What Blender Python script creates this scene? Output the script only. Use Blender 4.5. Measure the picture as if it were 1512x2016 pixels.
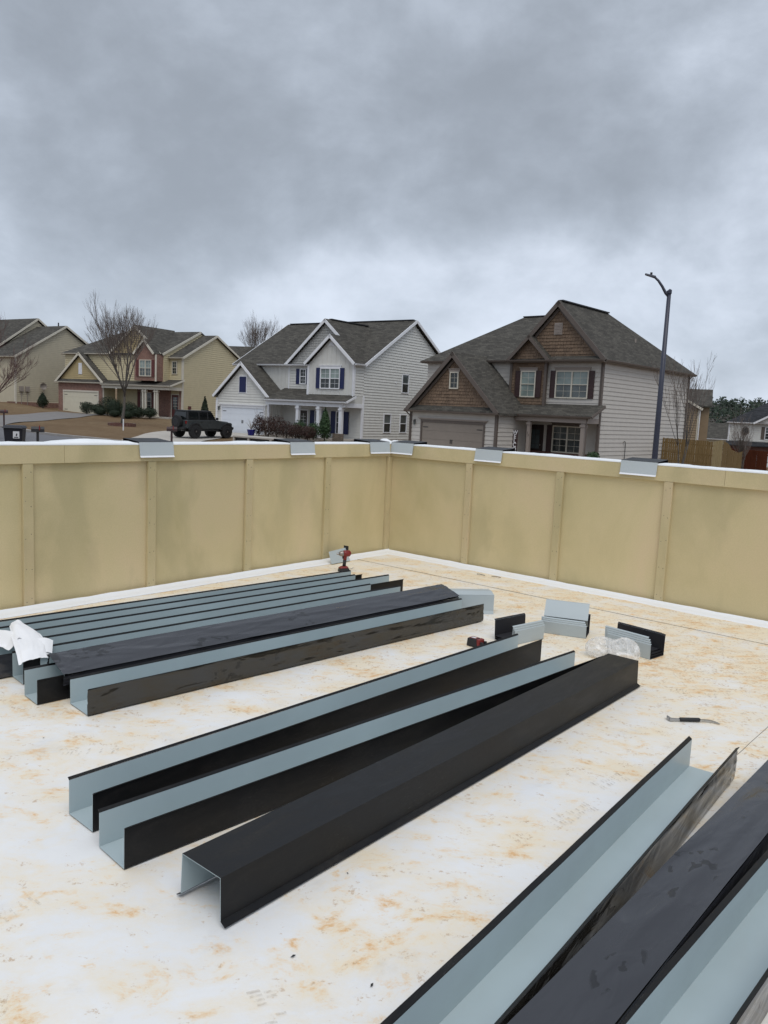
import bpy, bmesh, math, random
import numpy as np
from mathutils import Vector, Matrix, noise as mnoise
for _o in list(bpy.data.objects): bpy.data.objects.remove(_o)
R = math.radians
random.seed(7)
SC = bpy.context.scene
COL = SC.collection

# ------------------------------------------------------------------ camera
CAM_H, PITCH, ROLL = 1.8506, 0.12607, 0.04555
cp, sp, cr, sr = math.cos(PITCH), math.sin(PITCH), math.cos(ROLL), math.sin(ROLL)
fwd = Vector((0, cp, -sp)); up0 = Vector((0, sp, cp)); rt0 = Vector((1, 0, 0))
rt = cr*rt0 + sr*up0; up = -sr*rt0 + cr*up0
cam_d = bpy.data.cameras.new('camera'); cam = bpy.data.objects.new('camera', cam_d); COL.objects.link(cam)
mw = Matrix.Identity(4)
for i in range(3):
    mw[i][0] = rt[i]; mw[i][1] = up[i]; mw[i][2] = -fwd[i]
mw[2][3] = CAM_H
cam.matrix_world = mw
cam_d.sensor_fit = 'VERTICAL'; cam_d.sensor_height = 36.0; cam_d.lens = 36.0*1568.46/2016.0
cam_d.clip_start = 0.05; cam_d.clip_end = 3000
SC.camera = cam

# ------------------------------------------------------------------ sky, sun, exposure
SUN_EL, SUN_AZ = R(62), R(172)          # soft sun behind the clouds, behind the camera
W = bpy.data.worlds.new('World'); SC.world = W; W.use_nodes = True
nt = W.node_tree; nt.nodes.clear(); L = nt.links.new
def wn(t, **k):
    n = nt.nodes.new(t)
    for a, b in k.items(): setattr(n, a, b)
    return n
def wmath(op, a, b=None, c=None):
    n = wn('ShaderNodeMath', operation=op)
    for i, v in enumerate((a, b, c)):
        if v is None: continue
        if isinstance(v, (int, float)): n.inputs[i].default_value = v
        else: L(v, n.inputs[i])
    return n.outputs[0]
tc = wn('ShaderNodeTexCoord'); sep = wn('ShaderNodeSeparateXYZ'); L(tc.outputs['Generated'], sep.inputs[0])
zz = wmath('MAXIMUM', sep.outputs[2], 0.0)
den = wmath('ADD', zz, 0.22)
px = wmath('DIVIDE', sep.outputs[0], den); py = wmath('DIVIDE', sep.outputs[1], den)
cmb = wn('ShaderNodeCombineXYZ'); L(px, cmb.inputs[0]); L(py, cmb.inputs[1])
def wnoise(scale, detail, rough, dist, off, src=None, stretch=(1, 1, 1)):
    m = wn('ShaderNodeMapping'); L(src or cmb.outputs[0], m.inputs[0]); m.inputs['Location'].default_value = off; m.inputs['Scale'].default_value = stretch
    n = wn('ShaderNodeTexNoise'); n.inputs['Scale'].default_value = scale; n.inputs['Detail'].default_value = detail
    n.inputs['Roughness'].default_value = rough; n.inputs['Distortion'].default_value = dist
    L(m.outputs[0], n.inputs['Vector']); return n.outputs[0]
CO = (12.7, 8.8)
big = wnoise(0.55, 2, 0.45, 0.3, (CO[0], CO[1], 0.0))                                            # cloud masses on the deck
puff = wnoise(3.4, 9, 0.56, 0.15, (CO[1], CO[0], 2.0), tc.outputs['Generated'], (1, 1, 1.45))      # billows
lump = wnoise(7.5, 7, 0.58, 0.2, (CO[0], 3.0, CO[1]), tc.outputs['Generated'], (1, 1, 1.5))
mid = wnoise(1.3, 5, 0.5, 0.2, (8.3, 1.9, 2.0))
s = wmath('ADD', wmath('MULTIPLY', big, 0.37), wmath('ADD', wmath('MULTIPLY', puff, 0.42), wmath('ADD', wmath('MULTIPLY', mid, 0.04), wmath('MULTIPLY', lump, 0.17))))
rmp = wn('ShaderNodeValToRGB'); L(s, rmp.inputs[0]); rmp.color_ramp.interpolation = 'B_SPLINE'
e = rmp.color_ramp.elements
e[0].position = 0.385; e[0].color = (0.280, 0.312, 0.358, 1)
e[1].position = 0.60; e[1].color = (0.74, 0.805, 0.92, 1)
k_ = e.new(0.50); k_.color = (0.45, 0.505, 0.585, 1)
# the cloud deck is a little thinner and brighter towards the horizon all round
hz = wmath('MULTIPLY', wmath('POWER', wmath('SUBTRACT', 1.0, zz), 8.0), 0.34)
mixh = wn('ShaderNodeMix', data_type='RGBA'); L(hz, mixh.inputs[0]); L(rmp.outputs[0], mixh.inputs[6]); mixh.inputs[7].default_value = (0.60, 0.69, 0.83, 1)
sky = wn('ShaderNodeTexSky', sky_type='NISHITA'); sky.sun_disc = False
sky.sun_elevation = SUN_EL; sky.sun_rotation = SUN_AZ
bg1 = wn('ShaderNodeBackground'); L(mixh.outputs[2], bg1.inputs[0]); bg1.inputs[1].default_value = 0.97
bg2 = wn('ShaderNodeBackground'); L(sky.outputs[0], bg2.inputs[0]); bg2.inputs[1].default_value = 0.10
ms = wn('ShaderNodeMixShader'); ms.inputs[0].default_value = 0.06; L(bg1.outputs[0], ms.inputs[1]); L(bg2.outputs[0], ms.inputs[2])
wo = wn('ShaderNodeOutputWorld'); L(ms.outputs[0], wo.inputs[0])
sd = bpy.data.lights.new('sun', 'SUN'); sd.energy = 1.35; sd.angle = R(38); sd.color = (1.0, 0.965, 0.91)
so = bpy.data.objects.new('sun', sd); COL.objects.link(so)
sun_dir = Vector((math.sin(SUN_AZ)*math.cos(SUN_EL), math.cos(SUN_AZ)*math.cos(SUN_EL), math.sin(SUN_EL)))
so.rotation_euler = (-sun_dir).to_track_quat('-Z', 'Y').to_euler(); so.location = (-10, -10, 40)
SC.view_settings.view_transform = 'Standard'; SC.view_settings.look = 'None'
SC.view_settings.exposure = 0.19; SC.view_settings.gamma = 1.0; SC.view_settings.use_curve_mapping = False

# ------------------------------------------------------------------ helpers
def tag(o, label=None, cat=None, group=None, kind=None):
    if label: o['label'] = label
    if cat: o['category'] = cat
    if group: o['group'] = group
    if kind: o['kind'] = kind
    return o
def thing(name, label, cat, loc=(0, 0, 0), rz=0.0, group=None):
    o = bpy.data.objects.new(name, None); COL.objects.link(o); o.empty_display_size = 0.2
    o.location = loc; o.rotation_euler = (0, 0, rz)
    return tag(o, label, cat, group)
def copy_tree(o, parent=None):
    c = o.copy(); COL.objects.link(c); c.parent = parent
    for ch in list(o.children): copy_tree(ch, c)
    return c
class MB:
    def __init__(s): s.v = []; s.f = []; s.m = []
    def add(s, vs, fs, m=0):
        b = len(s.v); s.v += [tuple(v) for v in vs]
        for i, f in enumerate(fs):
            s.f.append(tuple(b+j for j in f)); s.m.append(m if isinstance(m, int) else m[i])
        return s
    def box(s, lo, hi, m=0, M=None):
        x0, y0, z0 = lo; x1, y1, z1 = hi
        vs = [(x0,y0,z0),(x1,y0,z0),(x1,y1,z0),(x0,y1,z0),(x0,y0,z1),(x1,y0,z1),(x1,y1,z1),(x0,y1,z1)]
        if M is not None: vs = [M @ Vector(v) for v in vs]
        return s.add(vs, [(0,3,2,1),(4,5,6,7),(0,1,5,4),(1,2,6,5),(2,3,7,6),(3,0,4,7)], m)
    def hexa(s, p, m=0):   # 8 points: bottom loop then top loop
        return s.add(p, [(0,3,2,1),(4,5,6,7),(0,1,5,4),(1,2,6,5),(2,3,7,6),(3,0,4,7)], m)
    def beam(s, p, q, w, h, upv=(0, 0, 1), m=0):
        p = Vector(p); q = Vector(q); d = (q-p).normalized(); u = Vector(upv)
        sd_ = d.cross(u)
        if sd_.length < 1e-5: sd_ = d.cross(Vector((1, 0, 0)))
        sd_.normalize(); u = sd_.cross(d).normalized()
        a = sd_*w/2; b = u*h/2
        return s.hexa([p-a-b, p+a-b, q+a-b, q-a-b, p-a+b, p+a+b, q+a+b, q-a+b], m)
    def prism(s, poly, vec, m=0, mside=None):
        n = len(poly); v = Vector(vec); b = len(s.v)
        ps = [Vector(p) for p in poly]
        s.v += [tuple(p) for p in ps] + [tuple(p+v) for p in ps]
        s.f.append(tuple(b+i for i in range(n))); s.m.append(m)
        s.f.append(tuple(b+n+i for i in reversed(range(n)))); s.m.append(m)
        for i in range(n):
            j = (i+1) % n; s.f.append((b+i, b+n+i, b+n+j, b+j)); s.m.append(m if mside is None else mside)
        return s
    def tube(s, pts, rad, n=8, m=0, caps=True):
        pts = [Vector(p) for p in pts]; b = len(s.v); prev = None
        for i, p in enumerate(pts):
            t = (pts[min(i+1, len(pts)-1)] - pts[max(i-1, 0)])
            t = t.normalized() if t.length > 1e-9 else Vector((0, 0, 1))
            if prev is None:
                a = t.orthogonal().normalized()
            else:
                a = (prev - t*prev.dot(t)); a = a.normalized() if a.length > 1e-6 else t.orthogonal().normalized()
            prev = a; c = t.cross(a); r = rad[i] if hasattr(rad, '__len__') else rad
            for k in range(n):
                th = 2*math.pi*k/n; s.v.append(tuple(p + a*math.cos(th)*r + c*math.sin(th)*r))
        for i in range(len(pts)-1):
            for k in range(n):
                k2 = (k+1) % n; s.f.append((b+i*n+k, b+i*n+k2, b+(i+1)*n+k2, b+(i+1)*n+k)); s.m.append(m)
        if caps:
            s.f.append(tuple(b+k for k in reversed(range(n)))); s.m.append(m)
            s.f.append(tuple(b+(len(pts)-1)*n+k for k in range(n))); s.m.append(m)
        return s
    def build(s, name, mats, parent=None, smooth=False, bevel=0, loc=None):
        me = bpy.data.meshes.new(name); me.from_pydata(s.v, [], s.f)
        if not isinstance(mats, (list, tuple)): mats = [mats]
        for m_ in mats: me.materials.append(m_)
        me.polygons.foreach_set('material_index', s.m)
        bm = bmesh.new(); bm.from_mesh(me); bmesh.ops.recalc_face_normals(bm, faces=bm.faces); bm.to_mesh(me); bm.free()
        if smooth: me.polygons.foreach_set('use_smooth', [True]*len(me.polygons))
        me.update()
        o = bpy.data.objects.new(name, me); COL.objects.link(o); o.parent = parent
        if loc is not None: o.location = loc
        if bevel:
            bv = o.modifiers.new('bevel', 'BEVEL'); bv.width = bevel; bv.segments = 2; bv.limit_method = 'ANGLE'; bv.angle_limit = R(40)
        return o
def sheet_mesh(name, me_v, me_f, mat, parent=None, smooth=True):
    return MB().add(me_v, me_f).build(name, mat, parent, smooth)
def wrinkle(x, y, z=0.0, sc=1.0): return mnoise.noise(Vector((x*sc, y*sc, z)))

# ------------------------------------------------------------------ materials
class NT:
    def __init__(s, name):
        s.mat = bpy.data.materials.new(name); s.mat.use_nodes = True; s.t = s.mat.node_tree; s.t.nodes.clear()
        s.out = s.n('ShaderNodeOutputMaterial'); s.b = s.n('ShaderNodeBsdfPrincipled'); s.l(s.b.outputs[0], s.out.inputs[0])
        s.tc = s.n('ShaderNodeTexCoord')
    def n(s, t, **k):
        x = s.t.nodes.new(t)
        for a, b in k.items(): setattr(x, a, b)
        return x
    def l(s, a, b): s.t.links.new(a, b)
    def set(s, **k):
        for a, b in k.items():
            i = s.b.inputs[a.replace('_', ' ')]
            if hasattr(b, 'is_linked'): s.l(b, i)
            else: i.default_value = (*b, 1) if isinstance(b, tuple) and len(b) == 3 else b
    def mapv(s, scale=(1, 1, 1), rot=(0, 0, 0), loc=(0, 0, 0), src='Object'):
        m = s.n('ShaderNodeMapping'); s.l(s.tc.outputs[src], m.inputs[0])
        m.inputs['Scale'].default_value = scale; m.inputs['Rotation'].default_value = rot; m.inputs['Location'].default_value = loc
        return m.outputs[0]
    def noise(s, scale=5, detail=4, rough=.55, dist=0, vec=None):
        x = s.n('ShaderNodeTexNoise'); x.inputs['Scale'].default_value = scale; x.inputs['Detail'].default_value = detail
        x.inputs['Roughness'].default_value = rough; x.inputs['Distortion'].default_value = dist
        s.l(vec if vec is not None else s.tc.outputs['Object'], x.inputs['Vector']); return x.outputs[0]
    def ramp(s, f, stops, interp='LINEAR'):
        x = s.n('ShaderNodeValToRGB'); s.l(f, x.inputs[0]); el = x.color_ramp.elements; x.color_ramp.interpolation = interp
        while len(el) < len(stops): el.new(.5)
        for e_, (p, c) in zip(el, stops):
            e_.position = p; e_.color = (*c, 1) if isinstance(c, tuple) else (c, c, c, 1)
        return x.outputs[0]
    def mix(s, f, a, b, mode='MIX'):
        x = s.n('ShaderNodeMix', data_type='RGBA', blend_type=mode)
        for v, i in ((f, 0), (a, 6), (b, 7)):
            if hasattr(v, 'is_linked'): s.l(v, x.inputs[i])
            else: x.inputs[i].default_value = (*v, 1) if isinstance(v, tuple) else v
        return x.outputs[2]
    def math(s, op, a, b=0.0):
        x = s.n('ShaderNodeMath', operation=op)
        for i, v in enumerate((a, b)):
            if hasattr(v, 'is_linked'): s.l(v, x.inputs[i])
            else: x.inputs[i].default_value = v
        return x.outputs[0]
    def bump(s, h, strength=.3, dist=.01):
        x = s.n('ShaderNodeBump'); x.inputs['Strength'].default_value = strength; x.inputs['Distance'].default_value = dist
        s.l(h, x.inputs['Height']); s.l(x.outputs[0], s.b.inputs['Normal'])
def M(name, col, rough=.6, var=.12, scale=3.0, metal=0.0, spec=.5, bump=0.0, bscale=40.0, bdist=.01):
    t = NT(name); f = t.noise(scale, 5, .6)
    lo = tuple(c*(1-var) for c in col); hi = tuple(min(1, c*(1+var)) for c in col)
    t.set(Base_Color=t.ramp(f, [(.3, lo), (.7, hi)]), Roughness=rough, Metallic=metal, Specular_IOR_Level=spec)
    if bump: t.bump(t.noise(bscale, 4, .6), bump, bdist)
    return t.mat
MT = {}
# roof membrane, walked on and smeared with red-clay dirt
def membrane(name, clean=False):
    t = NT(name)
    wob = t.n('ShaderNodeVectorMath', operation='MULTIPLY_ADD'); nz = t.n('ShaderNodeTexNoise'); nz.inputs['Scale'].default_value = 1.3; nz.inputs['Detail'].default_value = 3
    t.l(t.tc.outputs['Object'], nz.inputs['Vector']); t.l(nz.outputs['Color'], wob.inputs[0]); wob.inputs[1].default_value = (.28, .28, 0); t.l(t.tc.outputs['Object'], wob.inputs[2])
    def mp(sc, rot):
        m = t.n('ShaderNodeMapping'); t.l(wob.outputs[0], m.inputs[0]); m.inputs['Scale'].default_value = sc; m.inputs['Rotation'].default_value = (0, 0, rot); return m.outputs[0]
    st = mp((1.0, 1.45, 1.0), R(-38)); st2 = mp((1.0, 1.45, 1.0), R(30))
    broad = t.noise(.55, 4, .6, .4); patch = t.noise(1.9, 6, .62, .2, st); dab = t.noise(5.2, 12, .74, .15, st); dab2 = t.noise(8.5, 12, .76, .1, st2); fine = t.noise(45, 6, .7); tex = t.noise(20, 8, .78, .2, st2)
    base = t.ramp(t.noise(1.7, 6, .6), [(.3, (.75, .755, .76)), (.7, (.82, .815, .80))])
    sy = t.n('ShaderNodeSeparateXYZ'); t.l(t.tc.outputs['Object'], sy.inputs[0])
    trk = t.math('ADD', t.math('MULTIPLY', sy.outputs[1], .1), t.math('MULTIPLY', sy.outputs[0], .035))   # more dirt tracked in towards the far right
    far = t.ramp(trk, [(.22, 0.0), (.70, 1.0)])
    zone = t.math('ADD', t.math('MULTIPLY', t.math('SUBTRACT', t.math('ADD', t.math('MULTIPLY', broad, .5), t.math('MULTIPLY', patch, .5)), .5), .55), t.math('MULTIPLY', far, .125))
    wash = t.math('ADD', t.math('ADD', t.math('MULTIPLY', patch, .5), t.math('MULTIPLY', dab, .5)), zone)
    cream_m = t.ramp(wash, [(.435, .0), (.535, .38), (.65, .88)])
    c = t.mix(cream_m, base, (.81, .705, .525))
    th = t.math('SUBTRACT', t.math('ADD', dab, zone), t.math('MULTIPLY', far, .095))
    m0 = t.math('MULTIPLY', t.ramp(th, [(.555, 0.0), (.61, .48), (.69, .72)]), t.ramp(tex, [(.38, .20), (.56, 1.0)]))
    c = t.mix(m0, c, (.78, .52, .26))
    m1 = t.math('MULTIPLY', t.ramp(th, [(.615, 0.0), (.665, .65), (.74, .85)]), t.ramp(tex, [(.44, .0), (.54, 1.0)]))
    c = t.mix(m1, c, (.68, .37, .14))
    m2 = t.math('MULTIPLY', t.ramp(t.math('ADD', dab2, t.math('MULTIPLY', zone, .6)), [(.575, 0.0), (.62, .7)]), t.ramp(fine, [(.50, 0.0), (.57, 1.0)]))
    c = t.mix(m2, c, (.50, .34, .20))
    m3 = t.math('MULTIPLY', t.ramp(t.noise(3.2, 5, .6, .3), [(.58, 0.0), (.70, .25)]), t.ramp(tex, [(.4, .2), (.6, 1.0)]))    # grey scuffing
    c = t.mix(m3, c, (.44, .43, .42))
    if clean:
        cl = t.ramp(t.noise(1.2, 6, .65), [(.42, .0), (.72, .55)])
        c = t.mix(t.math('MULTIPLY', cl, .6), (.80, .82, .85), c)
    t.set(Base_Color=c, Roughness=t.ramp(fine, [(.3, .40), (.7, .60)]), Specular_IOR_Level=.4)
    t.bump(t.math('ADD', t.math('MULTIPLY', t.noise(2.4, 4, .5, .4), 1.0), t.math('MULTIPLY', fine, .12)), .30, .02)
    return t.mat
MT['floor'] = membrane('roof_membrane'); MT['flash'] = membrane('flashing_membrane', True)
MT['cap'] = M('white_membrane_cap', (.83, .85, .87), .5, .05, 2.0, bump=.15, bscale=9)
# yellow faced sheathing with faint damp stains
def sheathing(name, tone=1.0, off=0.0):
    t = NT(name)
    st = t.mapv((1.0, 1.0, .55), (0, 0, 0), (off, 0, off*1.7))
    a = t.noise(.9, 6, .62, .5, st); b = t.noise(1.9, 4, .5, .3, st); f = t.noise(90, 3, .6)
    c = t.ramp(a, [(.30, (.50*tone, .425*tone, .236*tone)), (.52, (.58*tone, .488*tone, .288*tone)), (.75, (.625*tone, .495*tone, .322*tone))])
    damp = t.math('MULTIPLY', t.ramp(b, [(.48, 0.0), (.60, .46), (.8, .6)]), t.ramp(t.noise(.7, 3, .5, .3, st), [(.42, .0), (.58, 1.0)]))
    c = t.mix(damp, c, (.38*tone, .335*tone, .19*tone))
    c = t.mix(t.ramp(f, [(.35, .10), (.65, 0.0)]), c, (.22, .18, .09))
    t.set(Base_Color=c, Roughness=.82, Specular_IOR_Level=.25); t.bump(f, .12, .004); return t.mat
MT['sheath'] = [sheathing('yellow_sheathing_a', 1.09, 0), sheathing('yellow_sheathing_b', 1.06, 5.3), sheathing('yellow_sheathing_c', 1.12, 11.1)]
MT['batten'] = sheathing('yellow_batten', .98, 20.0)
MT['band'] = sheathing('yellow_top_board', 1.06, 31.0)
# prefinished sheet metal
def paintmetal(name, col, rough, grain=.05, spec=.5, dust=.0):
    t = NT(name); g = t.noise(900, 2, .5); w_ = t.noise(1.1, 4, .6)
    lo = tuple(c*(1-grain*2) for c in col); hi = tuple(c*(1+grain*2) for c in col)
    sm = t.noise(6, 8, .72, .6, t.mapv((.45, 1.6, 1.6)))
    c = t.ramp(w_, [(.3, lo), (.7, hi)])
    if dust:
        d = t.math('MULTIPLY', t.ramp(sm, [(.46, .0), (.72, dust)]), t.ramp(t.noise(60, 5, .7), [(.35, .3), (.65, 1.0)]))
        c = t.mix(d, c, (.42, .37, .30))
        sc = t.ramp(t.noise(3.2, 2, .5, 3.0, t.mapv((1.0, 9.0, 9.0))), [(.497, .0), (.5, .16), (.503, .0)])
        c = t.mix(t.math('MULTIPLY', sc, t.ramp(t.noise(1.3, 2, .5), [(.52, 0.0), (.62, 1.0)])), c, (.35, .34, .33))
    t.set(Base_Color=c, Roughness=t.ramp(sm, [(.3, rough*.8), (.7, min(1, rough*1.3))]), Specular_IOR_Level=spec)
    t.bump(t.math('ADD', t.math('MULTIPLY', g, .04), t.noise(2.0, 2, .5, .3, t.mapv((.6, 1.6, 1.6)))), .10, .01)
    return t.mat
MT['black'] = paintmetal('black_coated_steel', (.0060, .0062, .0072), .44, spec=.28, dust=.05)
MT['grey'] = paintmetal('grey_primer_steel', (.39, .468, .492), .34, .04, .5, dust=.10)
MT['lgrey'] = paintmetal('pale_grey_steel', (.42, .475, .495), .40, .03, .5)
MT['clip'] = paintmetal('clip_grey_steel', (.50, .55, .575), .4, .03, .5)
MT['char'] = paintmetal('charcoal_steel', (.026, .026, .030), .5, spec=.3)
def film(name, col, rough):
    t = NT(name)
    w2 = t.noise(5, 3, .5, .6, t.mapv((.5, 1.8, 1.8)))
    stuck = t.math('MULTIPLY', t.ramp(t.noise(15, 2, .5, .2, t.mapv((.8, 1.2, 1.2))), [(.56, 0.0), (.575, 1.0)]), t.ramp(t.noise(1.7, 2, .5, .0, t.mapv((1, 3, 3))), [(.60, 0.0), (.62, 1.0)]))
    t.set(Base_Color=t.mix(stuck, col, tuple(c*.35 for c in col)), Roughness=t.mix(t.math('MULTIPLY', stuck, .7), t.ramp(w2, [(.3, rough), (.7, rough*1.8)]), (.42, .42, .42)), Specular_IOR_Level=.62)
    fold = t.noise(2.2, 1.0, .4, 1.2, t.mapv((.7, 2.4, 2.4), (0, R(14), R(20)))); cr = t.noise(7, 2, .45, 1.2, t.mapv((.7, 2.0, 2.0)))
    t.bump(t.math('ADD', fold, t.math('MULTIPLY', cr, .22)), .55, .025); return t.mat
MT['film'] = film('clear_film_over_black', (.032, .033, .039), .13)
MT['film2'] = film('clear_film_floor_reflection_tint', (.030, .027, .022), .065)  # brown of the floor's reflection mixed into the film's base colour
# house materials
def shingle(name, a, b):
    t = NT(name); v = t.n('ShaderNodeSeparateXYZ'); t.l(t.tc.outputs['Object'], v.inputs[0])
    c = t.n('ShaderNodeCombineXYZ'); t.l(t.math('ADD', v.outputs[0], v.outputs[1]), c.inputs[0]); t.l(v.outputs[2], c.inputs[1])
    br = t.n('ShaderNodeTexBrick'); t.l(c.outputs[0], br.inputs['Vector']); br.inputs['Scale'].default_value = 1.0
    br.inputs['Brick Width'].default_value = .42; br.inputs['Row Height'].default_value = .105; br.inputs['Mortar Size'].default_value = .006
    br.inputs['Color1'].default_value = (*a, 1); br.inputs['Color2'].default_value = (*b, 1); br.inputs['Mortar'].default_value = (*[x*.45 for x in a], 1)
    br.inputs['Bias'].default_value = -.1
    n1 = t.noise(1.3, 6, .65); n2 = t.noise(9, 5, .7)
    col = t.mix(1.0, br.outputs[0], t.ramp(n2, [(.3, .72), (.7, 1.22)]), 'MULTIPLY')
    col = t.mix(1.0, col, t.ramp(n1, [(.3, .82), (.7, 1.12)]), 'MULTIPLY')
    t.set(Base_Color=col, Roughness=.9, Specular_IOR_Level=.2); t.bump(br.outputs[1], .5, .02); return t.mat
MT['shingle'] = shingle('weathered_shingles', (.064, .060, .053), (.110, .103, .089))
MT['shingle_dark'] = shingle('dark_shingles', (.030, .032, .036), (.050, .053, .060))
def brickm(name, a, b, mortar):
    t = NT(name); v = t.n('ShaderNodeSeparateXYZ'); t.l(t.tc.outputs['Object'], v.inputs[0])
    c = t.n('ShaderNodeCombineXYZ'); t.l(t.math('ADD', v.outputs[0], v.outputs[1]), c.inputs[0]); t.l(v.outputs[2], c.inputs[1])
    br = t.n('ShaderNodeTexBrick'); t.l(c.outputs[0], br.inputs['Vector']); br.inputs['Scale'].default_value = 1.0
    br.inputs['Brick Width'].default_value = .22; br.inputs['Row Height'].default_value = .075; br.inputs['Mortar Size'].default_value = .010
    br.inputs['Color1'].default_value = (*a, 1); br.inputs['Color2'].default_value = (*b, 1); br.inputs['Mortar'].default_value = (*mortar, 1)
    t.set(Base_Color=t.mix(1.0, br.outputs[0], t.ramp(t.noise(4, 5, .6), [(.3, .8), (.7, 1.15)]), 'MULTIPLY'), Roughness=.85); t.bump(br.outputs[1], -.4, .01); return t.mat
MT['brick'] = brickm('red_brick', (.19, .075, .055), (.27, .12, .085), (.30, .25, .21))
MT['brick_dark'] = brickm('dark_red_brick', (.11, .035, .028), (.16, .055, .04), (.16, .12, .10))
MT['stone'] = brickm('stacked_stone', (.16, .13, .10), (.28, .23, .18), (.08, .07, .06))
for k, c, r_, v_ in [('side_white', (.64, .635, .60), .6, .05), ('side_brown', (.52, .49, .45), .6, .05), ('side_tan', (.57, .495, .32), .6, .05), ('side_far', (.52, .465, .345), .6, .05),
        ('side_ochre', (.27, .20, .125), .7, .08), ('white', (.78, .79, .82), .5, .04), ('cream', (.62, .58, .49), .55, .05), ('taupe', (.115, .092, .078), .55, .06), ('taupe_l', (.30, .255, .225), .55, .05),
        ('shake', (.185, .125, .082), .8, .14), ('shake_dk', (.150, .100, .066), .8, .14), ('tan_shaded', (.42, .33, .17), .65, .06), ('shut_blue', (.010, .018, .085), .5, .1), ('shut_brown', (.045, .022, .022), .55, .1),
        ('shut_red', (.12, .03, .028), .55, .1), ('door_brown', (.245, .208, .175), .5, .05), ('door_white', (.70, .74, .80), .45, .03), ('door_cream', (.62, .58, .46), .5, .04), ('door_red', (.10, .022, .020), .45, .1), ('door_dark', (.030, .017, .014), .45, .1),
        ('gutter_w', (.72, .73, .76), .45, .04), ('gutter_b', (.125, .10, .085), .45, .05), ('gutter_c', (.58, .54, .46), .45, .05), ('iron', (.02, .02, .022), .5, .1), ('blind', (.24, .29, .275), .5, .1), ('vent', (.30, .26, .23), .6, .05),
        ('conc', (.43, .40, .36), .8, .1), ('drive', (.19, .18, .175), .85, .1), ('asphalt', (.135, .135, .145), .85, .12), ('kerb', (.30, .28, .26), .8, .12), ('shake_grey', (.40, .40, .385), .8, .12), ('wall_ext', (.55, .54, .50), .8, .06)]:
    MT[k] = M('paint_'+k if k not in ('conc', 'drive', 'asphalt', 'kerb') else k+'_surface', c, r_, v_, 1.2 if k in ('conc', 'drive', 'asphalt') else 2.5, bump=.1 if k in ('asphalt', 'conc', 'drive', 'kerb') else 0)
def glassm(name, col):
    t = NT(name); n_ = t.noise(.8, 3, .5)
    t.set(Base_Color=t.ramp(n_, [(.35, tuple(c*.7 for c in col)), (.65, tuple(c*1.25 for c in col))]), Roughness=.06, Specular_IOR_Level=.6); return t.mat
MT['glass'] = glassm('dark_window_glass', (.030, .036, .036)); MT['glass_bl'] = glassm('glass_over_blinds', (.22, .27, .255)); MT['glass_mid'] = glassm('glass_over_curtain', (.085, .10, .10))
def grass():
    t = NT('dormant_lawn'); a = t.noise(.18, 6, .65); b = t.noise(2.2, 7, .7); f = t.noise(30, 4, .7)
    c = t.ramp(a, [(.3, (.165, .112, .066)), (.5, (.215, .152, .090)), (.72, (.26, .195, .118))])
    c = t.mix(t.ramp(b, [(.35, .55), (.65, 0.0)]), c, (.115, .072, .042)); c = t.mix(t.ramp(f, [(.35, .35), (.65, 0.0)]), c, (.085, .055, .032))
    t.set(Base_Color=c, Roughness=.95, Specular_IOR_Level=.1); t.bump(f, .6, .05); return t.mat
MT['grass'] = grass()
def bark(name, a, b):
    t = NT(name); f = t.noise(9, 6, .7, .3, t.mapv((1, 1, .35)))
    t.set(Base_Color=t.ramp(f, [(.3, a), (.7, b)]), Roughness=.9); t.bump(f, .5, .02); return t.mat
MT['bark'] = bark('grey_bark', (.06, .052, .045), (.14, .125, .11)); MT['twig'] = bark('brown_twigs', (.11, .088, .076), (.19, .155, .135)); MT['twig_red'] = bark('reddish_twigs', (.10, .05, .045), (.16, .09, .08)); MT['twig_pale'] = bark('pale_twigs', (.14, .11, .085), (.24, .20, .16))
def leaf(name, a, b):
    t = NT(name); oi = t.n('ShaderNodeNewGeometry'); f = t.noise(3.0, 3, .6)
    t.set(Base_Color=t.ramp(t.math('ADD', t.math('MULTIPLY', oi.outputs['Random Per Island'], .6), t.math('MULTIPLY', f, .4)), [(.15, a), (.85, b)]), Roughness=.6, Specular_IOR_Level=.3); return t.mat
MT['leaf_dk'] = leaf('dark_evergreen_leaves', (.012, .020, .012), (.035, .055, .028)); MT['leaf_gr'] = leaf('green_leaves', (.02, .045, .018), (.06, .11, .045)); MT['leaf_br'] = leaf('russet_winter_leaves', (.028, .015, .013), (.085, .048, .038)); MT['pine'] = leaf('far_pine_needles', (.012, .024, .014), (.032, .050, .028)); MT['bare'] = leaf('far_bare_wood', (.045, .042, .036), (.085, .078, .066))
def fencem(name, a, b):
    t = NT(name); f = t.noise(3.5, 7, .7, .3, t.mapv((4, 4, .5)))
    t.set(Base_Color=t.ramp(f, [(.3, a), (.7, b)]), Roughness=.85, Specular_IOR_Level=.15); return t.mat
MT['fence'] = fencem('weathered_tan_fence', (.13, .085, .036), (.25, .17, .076)); MT['fence_new'] = fencem('new_pale_fence', (.26, .20, .10), (.36, .28, .15)); MT['fence_red'] = fencem('red_stained_fence', (.10, .028, .014), (.17, .05, .024))
MT['lamp_blue'] = M('blue_grey_pole', (.034, .038, .062), .45, .08); MT['tool_red'] = M('red_tool_plastic', (.19, .014, .013), .4, .1); MT['tool_blk'] = M('black_tool_rubber', (.014, .014, .016), .6, .1); MT['steel'] = M('tool_steel', (.42, .42, .43), .32, .1, metal=.9); MT['alu'] = M('worn_gearcase', (.30, .27, .25), .4, .1, metal=.6)
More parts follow.
